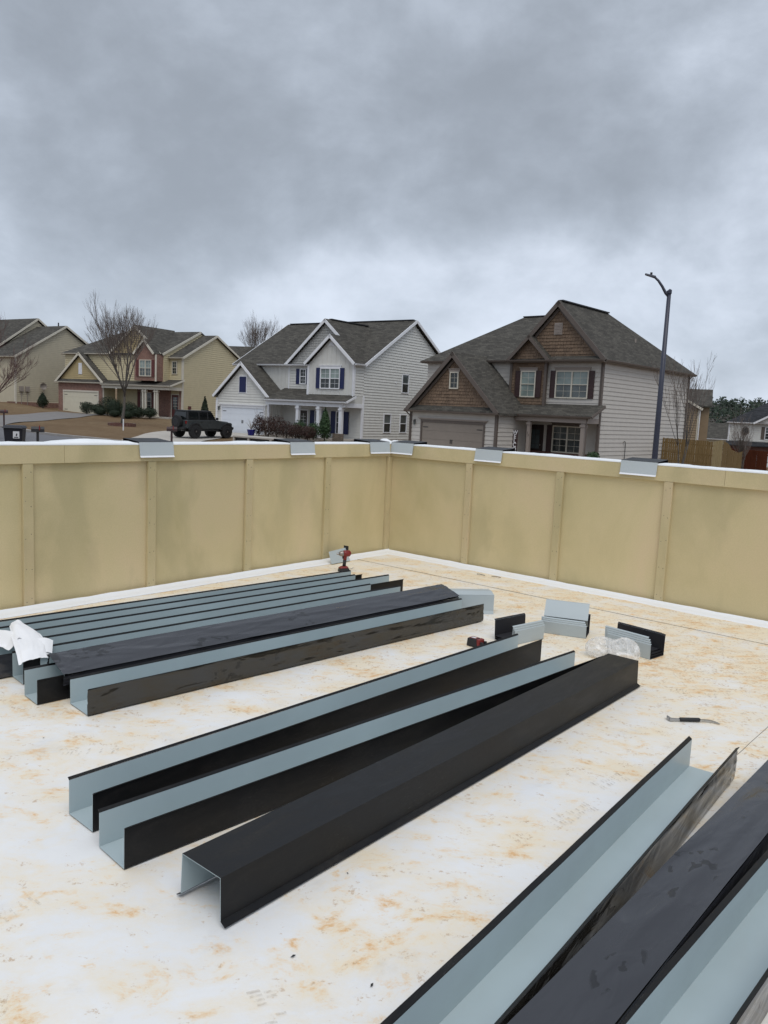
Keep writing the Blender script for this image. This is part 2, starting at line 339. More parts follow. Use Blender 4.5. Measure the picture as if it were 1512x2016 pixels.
MT['binblue'] = M('dark_bin_plastic', (.008, .010, .018), .5, .1); MT['stick'] = M('white_sticker', (.7, .72, .75), .5, .03); MT['navy'] = M('cobalt_glazed_pot', (.010, .012, .16), .25, .1)
MT['suv'] = M('charcoal_car_paint', (.042, .048, .050), .25, .08, spec=.6); MT['suv_blk'] = M('black_car_trim', (.010, .010, .011), .55, .1); MT['tyre'] = M('tyre_rubber', (.013, .013, .014), .85, .15, bump=.2); MT['suv_glass'] = glassm('tinted_car_glass', (.008, .010, .011)); MT['tail'] = M('tail_lamp_red', (.16, .01, .01), .2, .05); MT['rim'] = M('dark_wheel_rim', (.035, .035, .038), .35, .1, metal=.5)
MT['paper'] = M('white_paper_backing', (.82, .82, .83), .7, .03)
def plastic_wrap():
    t = NT('crumpled_clear_film'); tr = t.n('ShaderNodeBsdfTransparent'); tr.inputs[0].default_value = (.97, .97, .97, 1); mx = t.n('ShaderNodeMixShader')
    f = t.noise(9, 4, .6, .8); t.set(Base_Color=(.93, .92, .90), Roughness=.22, Specular_IOR_Level=.8)
    t.l(t.ramp(f, [(.35, .22), (.65, .58)]), mx.inputs[0]); t.l(tr.outputs[0], mx.inputs[1]); t.l(t.b.outputs[0], mx.inputs[2]); t.l(mx.outputs[0], t.out.inputs[0]); t.bump(f, .35, .015); return t.mat
MT['wrap'] = plastic_wrap()
def print_dirt():
    t = NT('dried_boot_print'); tr = t.n('ShaderNodeBsdfTransparent'); mx = t.n('ShaderNodeMixShader'); t.set(Base_Color=(.46, .36, .25), Roughness=.8)
    t.l(t.ramp(t.noise(30, 5, .7), [(.42, .0), (.66, .36)]), mx.inputs[0]); t.l(tr.outputs[0], mx.inputs[1]); t.l(t.b.outputs[0], mx.inputs[2]); t.l(mx.outputs[0], t.out.inputs[0]); return t.mat
MT['print'] = print_dirt()
# ------------------------------------------------------------------ the flat roof and its parapet
YAW = 0.87208; CX, CY = 0.0551, 10.4932; HW, HF = 1.4356, 1.2683
dL = Vector((-math.cos(YAW), -math.sin(YAW), 0)); dR = Vector((math.sin(YAW), -math.cos(YAW), 0)); CC = Vector((CX, CY, 0))
WL = 13.0; TH = 0.20
def wp(a, b, z=0.0): return CC + dL*a + dR*b + Vector((0, 0, z))
deck = MB().prism([wp(-.1, -.1, 0), wp(WL, -.1, 0), wp(WL, WL, 0), wp(-.1, WL, 0)], (0, 0, -.25)).build('roof_deck', MT['floor'])
tag(deck, kind='structure')
# membrane sheets lapped over the field sheet (edges 3 mm proud)
def lap(poly, z):
    return MB().prism([(p[0], p[1], z) for p in poly], (0, 0, -z-.004)).build('membrane_sheet', MT['floor'], deck)
lap([wp(.02, .0), wp(.78, .0), wp(.80, WL-.1), wp(.02, WL-.1)], .0035)
sA = Vector((2.057, 4.319, 0)); sB = Vector((2.457, 4.782, 0)); sd_ = (sB-sA).normalized()
lap([sA-sd_*6.2, sA+sd_*2.6, sA+sd_*2.6+Vector((2.2, -1.9, 0)), sA-sd_*6.2+Vector((2.2, -1.9, 0))], .003)
for nm, a, b in (('seam_sealant', wp(.783, .0, .004), wp(.803, WL-.1, .004)), ('seam_sealant', sA-sd_*6.2+Vector((0, 0, .004)), sA+sd_*2.6+Vector((0, 0, .004)))):
    n = 60; MB().tube([a.lerp(b, i/n)+Vector((.003*mnoise.noise(Vector((i*.9, 0, 0))), .003*mnoise.noise(Vector((i*.9, 5, 0))), 0)) for i in range(n+1)], [.0013+.0009*mnoise.noise(Vector((i*1.3, 2, 0))) for i in range(n+1)], 6).build(nm, MT['stone'], deck)
# building under the roof
bmb = MB()
for a0, b0, a1, b1 in [(-TH, -TH, WL, -TH), (WL, -TH, WL, WL), (WL, WL, -TH, WL), (-TH, WL, -TH, -TH)]:
    p, q = wp(a0, b0, -3.6), wp(a1, b1, -3.6); n_ = (q-p).normalized().cross(Vector((0, 0, 1)))*.12
    bmb.prism([p, q, q+Vector((0, 0, 3.3)), p+Vector((0, 0, 3.3))], -n_)
tag(bmb.build('flat_roof_building', MT['wall_ext']), 'low flat roofed building under the white membrane roof', 'building')

def parapet(side):
    left = side == 'L'; sg = 1 if left else -1
    ang = math.atan2(dL.y, dL.x) if left else math.atan2(-dR.y, -dR.x)
    root = thing('parapet_wall', 'yellow sheathed parapet wall with battens running left from the roof corner' if left else 'yellow sheathed parapet wall with battens running right from the roof corner', 'wall', CC, ang)
    X = lambda s_: sg*s_
    s0 = 1.1958 if left else 1.2701
    bats = [s0 + 1.22*i for i in range(9)]
    edges = [0.0] + bats + [WL-.05]
    for i in range(len(edges)-1):
        a, b = edges[i], edges[i+1]
        if b-a < .05: continue
        x0, x1 = sorted((X(a+.0015), X(b-.0015)))
        ztop = HF+.03
        mb = MB().box((x0, -.03, -.03), (x1, 0.0 + .0015*(i % 2), ztop))
        o = mb.build('wall_panel', MT['sheath'][(i*2 + (0 if left else 1)) % 3], root)
    # framing core and outer face
    x0, x1 = sorted((X(-.0 if left else .0), X(WL-.05)))
    MB().box((x0, -TH+.01, -.3), (x1, -.035, HW-.012)).build('wall_core', MT['cap'], root)
    for s_ in bats:
        x0, x1 = sorted((X(s_-.045), X(s_+.045)))
        MB().box((x0, .003, -.02), (x1, .034, HF-.002)).build('batten', MT['batten'], root, bevel=.002)
    if left:
        MB().box((.001, .002, -.02), (.085, .036, HF-.002)).build('batten', MT['batten'], root, bevel=.002)
    rnd_f = random.Random(8); fm = MB()
    for s_ in bats[:8]:
        for z_ in (.08, .36, .64, .92, 1.18):
            for dx in (-.022, .024):
                x_ = X(s_+dx+rnd_f.uniform(-.004, .004)); zz_ = z_+rnd_f.uniform(-.03, .03); fm.tube([(x_, .0335, zz_), (x_, .0352, zz_)], .0042, 6)
    tag(fm.build('nail_heads', MT['stone'], root), kind='stuff')
    # top board in lengths
    cuts = [0.034 if not left else .0, 4.53, 6.97, 9.41, 11.85, WL-.05] if left else [0.037, 4.255, 6.7, 9.1, 11.6, WL-.05]
    for a, b in zip(cuts, cuts[1:]):
        x0, x1 = sorted((X(a+.001), X(b-.001)))
        MB().box((x0, .0035, HF), (x1, .036, HW-.004)).build('top_board', MT['band'], root, bevel=.002)
    # loose white membrane lapped over the top, rippled
    rnd = random.Random(3 if left else 5); n = 340; prof = 7; vs = []; fs = []
    for i in range(n+1):
        s_ = (WL-.05)*i/n - (.0 if left else 0); x = X(s_)
        w1 = .5+.5*math.sin(s_*3.1+(1 if left else 2.4)); w2 = mnoise.noise(Vector((s_*2.3, 4.2 if left else 9.1, 0)))
        bulge = .004 + .026*max(0, w2)*w1 + .007*abs(mnoise.noise(Vector((s_*9, 1.0, 0))))
        if left and 2.7 < s_ < 4.6: bulge += .030*math.exp(-((s_-4.25)/.33)**2)
        if s_ < .25: bulge += .045*math.exp(-((s_-.05)/.07)**2)
        for c0, c1 in (((3.41, 3.79), (1.46, 1.845), (.09, .475)) if left else ((.045, .41), (1.36, 1.735), (3.195, 3.585))):
            if c0-.03 < s_ < c1+.03: bulge = .001
        yy = [.0375, .0385, .02, -.05, -.12, -TH-.005, -TH-.010]
        zz_ = [HW-.010, HW+.004, HW+.007+bulge*.35, HW+.007+bulge, HW+.007+bulge*.9, HW+.004+bulge*.3, HW-.35]
        for a, b in zip(yy, zz_): vs.append((x, a, b))
    for i in range(n):
        for k in range(prof-1):
            a = i*prof+k; fs.append((a, a+1, a+prof+1, a+prof))
    MB().add(vs, fs).build('membrane_cap', MT['cap'], root, smooth=True)
    # base flashing turned down on to the roof
    fl_v = []; fl_f = []; n = 120
    for i in range(n+1):
        s_ = (WL-.1)*i/n; x = X(s_); w_ = .185+.02*mnoise.noise(Vector((s_*1.3, 2 if left else 6, 0)))
        for y_, z_ in [(.0385, .036+.006*mnoise.noise(Vector((s_*5, 0, 1)))), (.055, .020), (.11, .0105), (w_, .0075), (w_+.004, .002)]: fl_v.append((x, y_, z_))
    for i in range(n):
        for k in range(4):
            a = i*5+k; fl_f.append((a, a+1, a+6, a+5))
    MB().add(fl_v, fl_f).build('base_flashing', MT['flash'], root, smooth=True)
    return root
parL = parapet('L'); parR = parapet('R')

# ------------------------------------------------------------------ short splice plates hung over the parapet
def wall_clip(label, side, s0, s1, tilt):
    left = side == 'L'; root_a = math.atan2(dL.y, dL.x) if left else math.atan2(-dR.y, -dR.x)
    base = CC + (dL if left else dR)*((s0+s1)/2) + Vector((0, 0, HW))
    t = thing('splice_plate', label, 'metal plate', base, root_a, 'splice plates hung over the parapet')
    hl = (s1-s0)/2; zt = .020; n_ = .043
    MB().add([(-hl, n_+.004, zt), (hl, n_+.004, zt), (hl, -TH-.03, zt+.022), (-hl, -TH-.03, zt+.022), (-hl, n_+.004, zt-.003), (hl, n_+.004, zt-.003), (hl, -TH-.03, zt+.019), (-hl, -TH-.03, zt+.019)],
             [(0,1,2,3),(7,6,5,4),(0,4,5,1),(1,5,6,2),(2,6,7,3),(3,7,4,0)]).build('top_plate', MT['black'], t)
    zb = -.112; k = tilt
    o = MB().hexa([(-hl+k, n_+.012, zb), (hl+k, n_+.012, zb), (hl+k, n_+.008, zb), (-hl+k, n_+.008, zb), (-hl, n_+.004, zt-.0035), (hl, n_+.004, zt-.0035), (hl, n_, zt-.0035), (-hl, n_, zt-.0035)]).build('face_plate', MT['clip'], t)
    MB().hexa([(-hl+k, n_+.024, zb-.016), (hl+k, n_+.024, zb-.016), (hl+k, n_+.021, zb-.018), (-hl+k, n_+.021, zb-.018), (-hl+k, n_+.012, zb-.0005), (hl+k, n_+.012, zb-.0005), (hl+k, n_+.008, zb-.0005), (-hl+k, n_+.008, zb-.0005)]).build('drip_lip', MT['white'], t)
    MB().box((-hl, -TH-.034, zb+.02), (hl, -TH-.031, zt+.018)).build('back_plate', MT['black'], t)
    return t
wall_clip('grey splice plate hung on left parapet, farthest from the corner', 'L', 3.41, 3.79, -.006)
wall_clip('grey splice plate hung on left parapet, middle of three, below the porch shrubs', 'L', 1.46, 1.845, -.006)
wall_clip('grey splice plate hung on left parapet right beside the corner', 'L', .09, .475, -.008)
wall_clip('grey splice plate hung on right parapet right beside the corner', 'R', .045, .41, .010)
wall_clip('grey splice plate hung on right parapet, below the WELCOME sign', 'R', 1.36, 1.735, .008)
wall_clip('grey splice plate hung on right parapet at the foot of the street lamp', 'R', 3.195, 3.585, .004)

# ------------------------------------------------------------------ long coping channels
CH_SEED = [0.0]
def sheet(mb, p, q, nrm, L_, t=.0025, mo=0, mi=1, me_=1, skew=(0, 0)):
    """thin sheet between section points p,q (y,z); nrm = outward side (y,z)"""
    n_ = Vector((0, nrm[0], nrm[1])).normalized()*t
    a = Vector((0, p[0], p[1])); b = Vector((0, q[0], q[1])); X = Vector((L_, 0, 0))
    seg = max(1, int(L_/.10)) if L_ > 1 else 1
    wv = lambda x, z: .0030*mnoise.noise(Vector((x*.9, CH_SEED[0], 0)))+.0016*mnoise.noise(Vector((x*3.0, CH_SEED[0]+3, 0)))*min(1, max(0, z)/.15) if L_ > 1 else 0
    # outer face (material mo), inner face (mi), ends/edges
    v = []
    for k in range(seg+1):
        x = X*(k/seg); oa = Vector((0, wv(x.x, a.z), 0)); ob = Vector((0, wv(x.x, b.z), .4*wv(x.x+7, b.z) if b.z > .05 else 0)); v += [a+x+oa, b+x+ob, a+x-n_+oa, b+x-n_+ob]
    f = []; m = []
    for k in range(seg):
        i = 4*k; j = i+4
        f += [(i, i+1, j+1, j), (i+2, j+2, j+3, i+3), (i, j, j+2, i+2), (i+1, i+3, j+3, j+1)]; m += [mo, mi, mo, mo]
    f += [(0, 2, 3, 1), (4*seg, 4*seg+1, 4*seg+3, 4*seg+2)]; m += [me_, me_]
    mb.add(v, f, m)
def film_h(x, u, endk, sd):
    rid = lambda a, b, c, k: (1-min(1, abs(mnoise.noise(Vector((a, b, c))))*2.2))**k
    lng = rid(x*.45+u*.35, u*1.5+sd, 1.7, 3)*.0050          # long loose folds
    diag = rid(x*1.5-u*1.6, u*1.2+x*.6, sd, 4)*.0030*max(0, mnoise.noise(Vector((x*.7, sd, 3)))+.25)
    cr = (rid(x*7+u*2.5, u*3-x*2, sd+4, 5)*.005 + rid(x*4-u*4, u*4, sd+8, 4)*.006)*endk   # crumpled ends
    return abs(mnoise.noise(Vector((x*1.6, u*2, sd))))*.0015 + lng + diag + cr
def channel(label, near, far, w=.215, hf=.168, hb=.155, flip=False, tilt=0.0, z=0.006, film_f=False, film_w=False, film_b=False, group='long coping channels on the roof', hemk=.012, bow=0.0, outm='black', inm='grey', name='coping_channel', cat='metal channel', both_hem=True, splay=0.0, filmmat='film'):
    near = Vector((near[0], near[1], z)); far = Vector((far[0], far[1], z)); d = far-near; L_ = d.length
    t = thing(name, label, cat, near, math.atan2(d.y, d.x), group)
    if tilt: t.rotation_euler = (tilt, 0, math.atan2(d.y, d.x))
    CH_SEED[0] = near.x*3.7+near.y*1.9
    Hh = max(hf, hb) + (hemk*.55+.004 if flip else 0)
    def T(y, zz_): return (y, Hh - zz_) if flip else (y, zz_)
    def N(y, zz_): return (y, -zz_) if flip else (y, zz_)
    mats = [MT[outm], MT[inm]]
    mb = MB(); sheet(mb, T(0, 0.0), T(w, 0.0), N(0, -1), L_); mb.build('web', mats, t)
    out = []
    for y0, h_, sgn, fl_ in ((0.0, hf, -1, film_f), (w, hb, 1, film_b)):
        mb = MB(); yt = y0 + sgn*splay; sheet(mb, T(y0, .0028), T(yt, h_), N(sgn, 0), L_); fo = mb.build('flange', mats, t)
        mb = MB(); k = hemk
        sheet(mb, T(yt, h_+.0003), T(yt+sgn*k, h_+k*(.55 if flip else .8)), N(sgn*.7, -.5), L_, .003, 0, 0, 0)
        mb.build('hem', mats, fo)
        if fl_:
            n = int(L_/.016); vs = []; fs = []; nj = 13
            for i in range(n+1):
                x = L_*i/n*1.004-.007
                endk = max(0, 1-min(x+.007, L_+.007-x)/.28)
                for j in range(nj):
                    u = j/(nj-1); zz_ = .004 + (h_+.004)*u
                    p = T(y0 + sgn*(splay*u + .0040 + film_h(x, u, endk, near.x+y0*9)), zz_); vs.append((x, p[0], p[1]))
            for i in range(n):
                for j in range(nj-1): a = i*nj+j; fs.append((a, a+1, a+nj+1, a+nj))
            MB().add(vs, fs).build('protective_film', MT[filmmat], t, smooth=True)
    if film_w:
        n = int(L_/.016); vs = []; fs = []; nj = 19
        for i in range(n+1):
            x = L_*i/n*1.006-.011
            endk = max(0, 1-min(x+.011, L_+.011-x)/.34)
            for j in range(nj):
                u = j/(nj-1); edge = .003*math.sin(math.pi*u)
                y_ = -.006+(w+.012)*u; p = T(y_, -.0030-edge-film_h(x, u, endk, near.y)); vs.append((x, p[0], p[1]))
        for i in range(n):
            for j in range(nj-1): a = i*nj+j; fs.append((a, a+1, a+nj+1, a+nj))
        MB().add(vs, fs).build('protective_film', MT[filmmat], t, smooth=True)
    return t
def PD(al, pe, ang=47.5):
    d = Vector((math.cos(R(ang)), math.sin(R(ang)))); n = Vector((-d.y, d.x)); return d*al + n*pe
LEN = 3.65
def ext(p, ang, l): return (p[0]+math.cos(R(ang))*l, p[1]+math.sin(R(ang))*l)
# middle three
def chan_front(label, nf, ff, w, **k): return channel(label, nf, ff, w=w, **k)
chan_front('upright black channel with grey inside, rearmost of the three loose on open roof', (-1.184, 3.207), (1.249, 5.917), .212, hb=.158, hf=.168)
chan_front('upright black channel with grey inside, between its twin and the upturned channel', (-.963, 2.944), (1.605, 5.545), .216, hb=.150, hf=.168)
chan_front('upside down matt black channel lying bare in the middle of the roof', (-.519, 2.630), (1.841, 5.450), .226, hf=.162, hb=.162, flip=True, splay=.006, hemk=.026)
# left bundle, from the front of it back to the wall
AL = R(44.6); dA = Vector((math.cos(AL), math.sin(AL))); nA = Vector((-dA.y, dA.x))
def row(label, al_far, back, w_, ln, **k):
    f_ = dA*al_far + nA*(back-w_); return channel(label, f_-dA*ln, f_, w=w_, **k)
row('film wrapped channel at the front of the left bundle', 5.60, 4.60, .245, 3.66, hb=.150, hf=.152, film_f=True, filmmat='film2')
row('channel under the front edge of the wrapped upturned one in the left bundle', 5.20, 4.895, .200, 3.42, hb=.160, hf=.146)
row('channel under the rear edge of the wrapped upturned one in the left bundle', 5.45, 5.085, .175, 3.50, hb=.158, hf=.150)
f0 = dA*1.93 + nA*4.677; channel('upturned channel in shiny dark film lying tilted on the left bundle', f0, f0+dA*3.68, w=.228, hf=.062, hb=.062, flip=True, tilt=R(17), z=.106, film_w=True, film_f=True, film_b=True, hemk=.010)
row('channel behind the wrapped upturned one, rear end under the white paper', 5.475, 5.28, .185, 3.63, hb=.158, hf=.150)
row('second channel behind the wrapped upturned one in the left bundle', 5.282, 5.495, .205, 3.63, hb=.158, hf=.150, film_f=True)
row('third channel behind the wrapped upturned one in the left bundle', 5.748, 5.712, .205, 3.65, hb=.158, hf=.150)
row('second channel out from the left parapet in the left bundle', 5.452, 5.905, .183, 3.65, hb=.158, hf=.150)
row('channel nearest the left parapet at the back of the left bundle', 5.553, 6.085, .170, 3.65, hb=.158, hf=.150)
# right group, running out of the frame
r1f = Vector((1.904, 4.006)); r1n = r1f - Vector((math.cos(R(52.4)), math.sin(R(52.4))))*LEN
channel('film wrapped channel with open grey trough, leftmost at the near right', r1n, r1f, w=.228, hf=.170, hb=.155, film_f=True, film_b=True, hemk=.016, filmmat='film2')
r2f = PD(4.35, .862, 49.2); r2n = PD(4.35-LEN, .862, 49.2)
A2 = 49.2
d2 = Vector((math.cos(R(A2)), math.sin(R(A2)))); p_r = Vector((1.659, 3.134)); r2n = p_r - d2*2.55; r2f = r2n + d2*LEN
channel('upturned channel in smoky film between two troughs at the near right', r2n, r2f, w=.205, hf=.172, hb=.172, flip=True, film_w=True, film_f=True, film_b=True, hemk=.014)
A3 = 47.6; d3 = Vector((math.cos(R(A3)), math.sin(R(A3)))); p3 = Vector((1.308, 2.389)) + Vector((d3.y, -d3.x))*.03; r3n = p3 - d3*1.9; r3f = r3n + d3*LEN
channel('rightmost trough channel cut off by the right edge of the picture', r3n, r3f, w=.222, hf=.168, hb=.155, film_f=True, hemk=.016, filmmat='film2')
# ------------------------------------------------------------------ small metal pieces and tools on the roof
def splice_stack(label, near, far, w, n, hb, hf, flare=.0, lean=0.0, step=.007, groupn='nested splice plate stacks', inv=False):
    """nested short U plates, charcoal inside and pale grey outside"""
    near = Vector((near[0], near[1], 0)); far = Vector((far[0], far[1], 0)); d = far-near; L_ = d.length
    t = thing('splice_plate_stack', label, 'metal plates', near, math.atan2(d.y, d.x), groupn)
    for i in range(n):
        x0 = -.011*i + .003*((i*37) % 3); z0 = .002+i*step; y0 = .0045*i
        mats = [MT['lgrey'], MT['char']]
        p = thing_part('splice_plate', t, (x0, y0, z0))
        mb = MB(); sheet(mb, (0, 0), (w-i*.009, 0), (0, -1), L_, .0025); mb.build('web', mats, p)
        mb = MB(); sheet(mb, (0, .003), (-flare, hf), (-1, 0), L_, .0025); mb.build('flange', mats, p)
        mb = MB(); hb_ = hb-i*step*.8; sheet(mb, (w-i*.009, .003), (w+flare-i*.009, hb_), (1, 0), L_, .0025); fo = mb.build('flange', mats, p)
        mb = MB(); sheet(mb, (-flare, hf+.0003), (-flare+.010, hf+.008), (-.6, .6), L_, .0025); mb.build('lip', mats, p)
        mb = MB(); sheet(mb, (w+flare-i*.009, hb_+.0003), (w+flare+.010-i*.009, hb_+.008), (.6, -.6), L_, .0025, 1, 1); mb.build('lip', mats, p)
    return t
def thing_part(name, parent, loc=(0, 0, 0), rot=(0, 0, 0)):
    o = bpy.data.objects.new(name, None); COL.objects.link(o); o.parent = parent; o.location = loc; o.rotation_euler = rot; o.empty_display_size = .05; return o
def from_ang(p, ang, l): return (p[0]+math.cos(R(ang))*l, p[1]+math.sin(R(ang))*l)
p1 = (1.105, 6.318); splice_stack('nested splice plates beside the red battery, dark tall side to the left', p1, from_ang(p1, 40, .38), .205, 3, .160, .118, .006, step=.018)
p2 = (1.425, 6.755); st2 = splice_stack('splice plate stack with a pale plate tipped up on top', p2, from_ang(p2, -21.5, .37), .215, 3, .150, .105, .010, step=.015)
tp = thing_part('splice_plate', st2, (-.01, .075, .135), (R(-36), 0, R(3)))
mats_ = [MT['lgrey'], MT['char']]
mb = MB(); sheet(mb, (0, 0), (0, .155), (-1, 0), .375, .0025); fo = mb.build('flange', mats_, tp)
mb = MB(); sheet(mb, (0, .1553), (.012, .166), (-.6, .6), .375, .0025); mb.build('lip', mats_, tp)
mb = MB(); sheet(mb, (.0028, -.001), (.20, -.001), (0, -1), .375, .0025); mb.build('web', mats_, tp)
mb = MB(); sheet(mb, (.2025, .0), (.2025, .10), (1, 0), .375, .0025); mb.build('flange', mats_, tp)
p3 = (1.885, 6.392); splice_stack('nested splice plates behind the crumpled clear film, rightmost stack', p3, from_ang(p3, -48.5, .395), .205, 4, .160, .118, .004, step=.016)
# loose inverted plate by the end of the bundle
p4 = (.690, 7.285); d4 = from_ang(p4, 7.5, .385)
t = thing('splice_plate', 'loose upturned grey splice plate at the far end of the left bundle', 'metal plate', (p4[0], p4[1], 0), R(7.5))
mats_ = [MT['lgrey'], MT['grey']]
MB().hexa([(0, -.012, .002), (.385, -.012, .002), (.385, -.009, .002), (0, -.009, .002), (0, 0, .030), (.385, 0, .030), (.385, .003, .030), (0, .003, .030)]).build('drip_lip', MT['lgrey'], t)
mb = MB(); sheet(mb, (0, .031), (0, .180), (-1, 0), .385, .003); mb.build('flange', mats_, t)
mb = MB(); sheet(mb, (0, .1815), (.105, .197), (0, 1), .385, .003); mb.build('web', mats_, t)
mb = MB(); sheet(mb, (.1055, .1975), (.215, .190), (0, 1), .385, .003); mb.build('web', mats_, t)
mb = MB(); sheet(mb, (.218, .004), (.218, .188), (1, 0), .385, .003); mb.build('flange', mats_, t)

# crumpled clear film, two balls
def wrap_ball(label, loc, r_, sz, seed, sq=.7):
    bm = bmesh.new(); bmesh.ops.create_icosphere(bm, subdivisions=5, radius=r_)
    for v in bm.verts:
        n_ = v.co.normalized(); q_ = n_*2.1 + Vector((seed, seed*1.7, 0))
        rid = 1-abs(mnoise.noise(q_*1.1))*1.6; k = .66+.22*rid + .07*(1-abs(mnoise.noise(q_*2.6))*2)
        v.co = Vector((n_.x*sz[0], n_.y*sz[1], n_.z*sz[2]))*r_*max(.35, k+.25)
    zmin = min(v.co.z for v in bm.verts)
    for v in bm.verts: v.co.z = max(v.co.z, zmin*sq)
    zmin *= sq
    me = bpy.data.meshes.new('film_ball'); bm.to_mesh(me); bm.free(); me.materials.append(MT['wrap'])
    me.polygons.foreach_set('use_smooth', [True]*len(me.polygons))
    o = bpy.data.objects.new('crumpled_film', me); COL.objects.link(o); o.location = (loc[0], loc[1], -zmin+.001)
    return tag(o, label, 'plastic film', 'crumpled film on the roof')
wrap_ball('wider flat heap of crumpled clear film, left of the round one', (1.775, 6.13), .100, (1.15, .9, .8), 1.3)
wrap_ball('round ball of crumpled clear film against the rightmost plate stack', (1.905, 6.0), .104, (1.05, 1.0, .95), 4.8)

# impact driver standing on its battery
t = thing('cordless_drill', 'red and black cordless driver standing on its battery near the parapet', 'power tool', (-.43, 8.99, 0.004), R(205))
b = MB().hexa([(-.062, -.042, 0), (.062, -.042, 0), (.062, .042, 0), (-.062, .042, 0), (-.050, -.036, .040), (.056, -.036, .040), (.056, .036, .040), (-.050, .036, .040)]); bo = b.build('battery', MT['tool_blk'], t, bevel=.006)
MB().hexa([(-.046, -.038, .0405), (.060, -.038, .0405), (.060, .038, .0405), (-.046, .038, .0405), (-.035, -.025, .062), (.030, -.025, .062), (.030, .025, .062), (-.035, .025, .062)]).build('battery_clip', MT['tool_red'], t, bevel=.006)
MB().tube([(0, 0, .060), (-.004, 0, .10), (-.006, 0, .135)], [.021, .019, .020], 12).build('handle', MT['tool_blk'], t, smooth=True)
MB().tube([(-.006, 0, .134), (-.008, 0, .165), (-.006, 0, .19)], [.021, .022, .026], 12).build('handle_top', MT['tool_red'], t, smooth=True)
MB().tube([(-.075, 0, .205), (-.060, 0, .207), (.0, 0, .207), (.018, 0, .207)], [.020, .037, .038, .034], 16).build('motor_housing', MT['tool_red'], t, smooth=True)
MB().tube([(.0185, 0, .207), (.03, 0, .207), (.055, 0, .207), (.066, 0, .207)], [.033, .034, .026, .018], 16).build('gear_case', MT['alu'], t, smooth=True)
MB().tube([(.0665, 0, .207), (.088, 0, .207), (.094, 0, .207)], [.0135, .0135, .009], 12).build('chuck', MT['steel'], t, smooth=True)
MB().box((.010, -.010, .150), (.024, .010, .178)).build('trigger', MT['tool_blk'], t, bevel=.003)
MB().tube([(-.056, .03, .030), (-.085, .036, .036), (-.105, .030, .046)], .003, 6).build('belt_hook', MT['steel'], t)
# loose battery
t = thing('tool_battery', 'black and red tool battery lying on the roof', 'battery', (.785, 6.25, 0.002), R(-40))
MB().hexa([(-.062, -.040, 0), (.040, -.040, 0), (.040, .040, 0), (-.062, .040, 0), (-.058, -.036, .066), (.030, -.036, .068), (.030, .036, .068), (-.058, .036, .066)]).build('cell_case', MT['tool_blk'], t, bevel=.009)
MB().hexa([(.0405, -.041, .002), (.066, -.041, .002), (.066, .041, .002), (.0405, .041, .002), (.0305, -.037, .069), (.060, -.037, .066), (.060, .037, .066), (.0305, .037, .069)]).build('red_band', MT['tool_red'], t, bevel=.004)
for s_ in (-1, 1): MB().box((.0665, s_*.026-.010, .012), (.088, s_*.026+.010, .052)).build('terminal_rail', MT['tool_blk'], t, bevel=.003)
MB().box((-.045, -.026, .0672), (.018, .026, .0695)).build('label_plate', MT['tool_red'], t)
MB().box((-.034, -.016, .0697), (.006, .010, .0702)).build('printed_label', MT['stick'], t)

# hooked hand tool
t = thing('hook_knife', 'hooked steel hand tool with black grip on the bare roof', 'hand tool', (1.848, 4.806, .003), R(3))
MB().tube([(.065, 0, .011), (.07, 0, .0125), (.19, 0, .0125), (.195, 0, .011)], [.010, .0125, .0125, .010], 12).build('grip', MT['tool_blk'], t, smooth=True)
MB().hexa([(.0, -.009, .004), (.066, -.007, .004), (.066, .007, .004), (.0, .009, .004), (.0, -.009, .020), (.066, -.007, .017), (.066, .007, .017), (.0, .009, .020)]).build('shank', MT['steel'], t, bevel=.002)
MB().prism([(-.006, .004, .004), (.014, .002, .004), (.010, .030, .004), (.004, .052, .004), (-.006, .030, .004)], (0, 0, .016)).build('claw', MT['steel'], t, bevel=.002)
bl = MB(); pts = []
cl_ = [(.194, 0.0, .011), (.215, .003, .011), (.240, .004, .010), (.262, .0, .009), (.282, -.010, .007), (.298, -.026, .005), (.306, -.042, .004)]
wd = [.007, .009, .0105, .010, .009, .006, .001]
vs = []; fs = []
for i, (c_, w_) in enumerate(zip(cl_, wd)):
    a = Vector(cl_[min(i+1, 6)])-Vector(cl_[max(i-1, 0)]); n_ = Vector((-a.y, a.x, 0)).normalized()*w_; c_ = Vector(c_)
    vs += [c_+n_+Vector((0, 0, .002)), c_-n_+Vector((0, 0, .002)), c_-n_-Vector((0, 0, .002)), c_+n_-Vector((0, 0, .002))]
for i in range(6):
    for k in range(4): a = i*4+k; b_ = i*4+(k+1) % 4; fs.append((a, b_, b_+4, a+4))
fs += [(3, 2, 1, 0), (24, 25, 26, 27)]
MB().add(vs, fs).build('hook_blade', MT['steel'], t)

